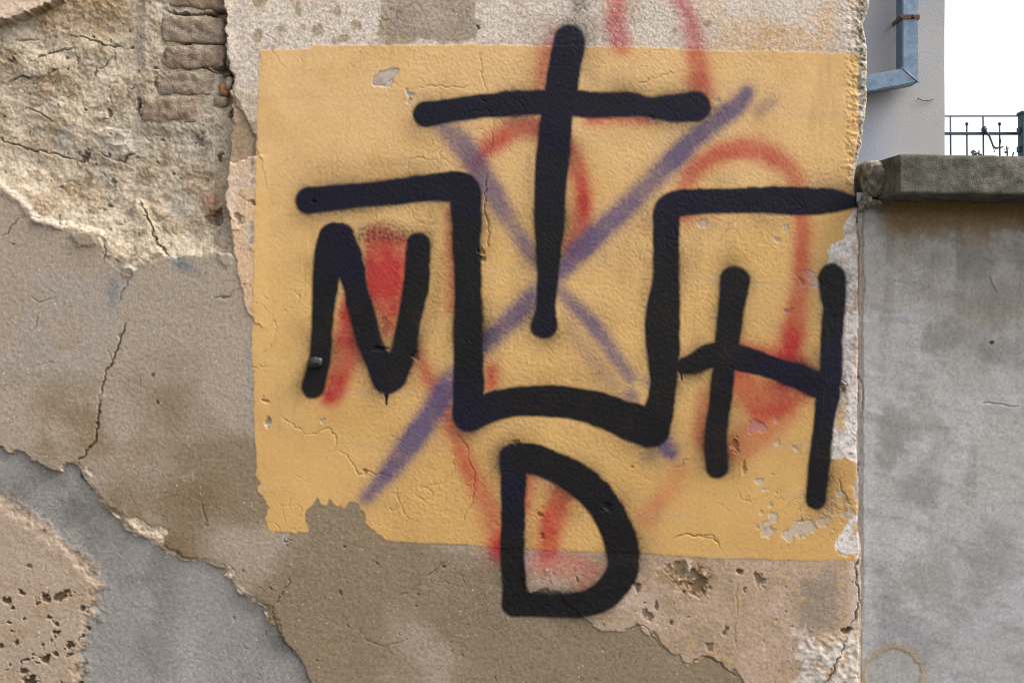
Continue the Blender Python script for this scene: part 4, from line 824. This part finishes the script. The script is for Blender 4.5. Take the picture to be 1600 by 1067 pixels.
put_k = link('wire_knot', rough_block('wire_knot', (.03, .04, .05), 540, amp=.005, lam=.012, p=2.2, cuts=(10, 8, 10), chips=.004), M_iron); put_k.location = (kx, FY-.015, at(0, 204, FY)[2]); put_k.parent = fence; put_k.matrix_parent_inverse = Matrix.Translation(fence.location).inverted()
post = thing('fence_post', 'dark green metal fence post at the right picture edge', 'post', (at(1595, 0, FY)[0], FY-.06, zb))
xp = at(1595, 0, FY)[0]
link('shaft', box_me('shaft', xp-.035, xp+.035, FY-.095, FY-.025, zb, at(0, 182, FY)[2], .006), M_green, post)
link('cap', box_me('cap', xp-.042, xp+.042, FY-.102, FY-.018, at(0, 183, FY)[2], at(0, 178, FY)[2], .008), M_green, post)
for zz in (207, 236):
    link('bracket', box_me('bracket', xp-.05, xp-.034, FY-.075, FY-.04, at(0, zz, FY)[2]-.02, at(0, zz, FY)[2]+.02, .003), M_green, post)
M_twig = noise_mat('dry_vine', srgb(70, 68, 62), srgb(96, 90, 80), 40)
tw = [(1536, 204), (1541, 207), (1546, 213), (1549, 221), (1552, 229), (1556, 232), (1561, 231), (1568, 230)]
vine = thing('dry_vine', 'dry vine tendril hanging between the iron fence bars', 'vine', at(1536, 204, FY-.02))
link('stem', tube_me('stem', [at(a, b, FY-.02) for a, b in tw], .006, 6, taper=[.009, .008, .007, .006, .006, .007, .006, .004]), M_twig, vine)
link('tendril', tube_me('tendril', [at(1552, 229, FY-.02), at(1553, 234, FY-.03), at(1554, 238, FY-.02)], .003, 5), M_twig, vine)
link('tendril', tube_me('tendril', [at(1561, 231, FY-.02), at(1564, 222, FY-.03), at(1562, 212, FY-.02)], .003, 5), M_twig, vine)
M_leaf = noise_mat('dark_leaf', srgb(48, 62, 46), srgb(74, 88, 62), 30)
rl = np.random.default_rng(11)
def sprig(name, label, stems, leaves):
    t = thing(name, label, 'plant', at(stems[0][0][0], stems[0][0][1], FY-.05))
    for s_ in stems: link('stem', tube_me('stem', [at(a, b, FY-.05) for a, b in s_], .005, 5), M_twig, t)
    for (a, b, r) in leaves:
        c0 = Vector(at(a, b, FY-.05+rl.uniform(-.03, .03))); an = rl.uniform(0, 6.28)
        ax = Vector((math.cos(an), rl.uniform(-.4, .4), math.sin(an))).normalized(); sd = ax.cross(Vector((rl.uniform(-.5, .5), 1, .2))).normalized(); nn = ax.cross(sd)
        me = bpy.data.meshes.new('leaf'); k = r*S*3.5
        me.from_pydata([c0-ax*k, c0-ax*.3*k+sd*.5*k, c0+ax*.4*k+sd*.4*k, c0+ax*k, c0+ax*.4*k-sd*.4*k, c0-ax*.3*k-sd*.5*k, c0+nn*.12*k], [], [(0, 1, 6), (1, 2, 6), (2, 3, 6), (3, 4, 6), (4, 5, 6), (5, 0, 6)])
        link('leaf', me, M_leaf, t)
sprig('ivy_tuft', 'dark leafy tuft at the foot of the fence above the coping', [[(1525, 252), (1526, 240)], [(1522, 252), (1520, 238)]], [(1518+rl.uniform(0, 17), 236+rl.uniform(0, 13), rl.uniform(2.0, 3.4)) for _ in range(30)])
sprig('weed_stalk', 'thin upright weed stalk beside the green fence post', [[(1573, 254), (1574, 240), (1573, 229)], [(1579, 254), (1584, 238)]], [(1573+rl.uniform(-3, 3), 230+rl.uniform(0, 18), rl.uniform(1.2, 2.2)) for _ in range(12)])
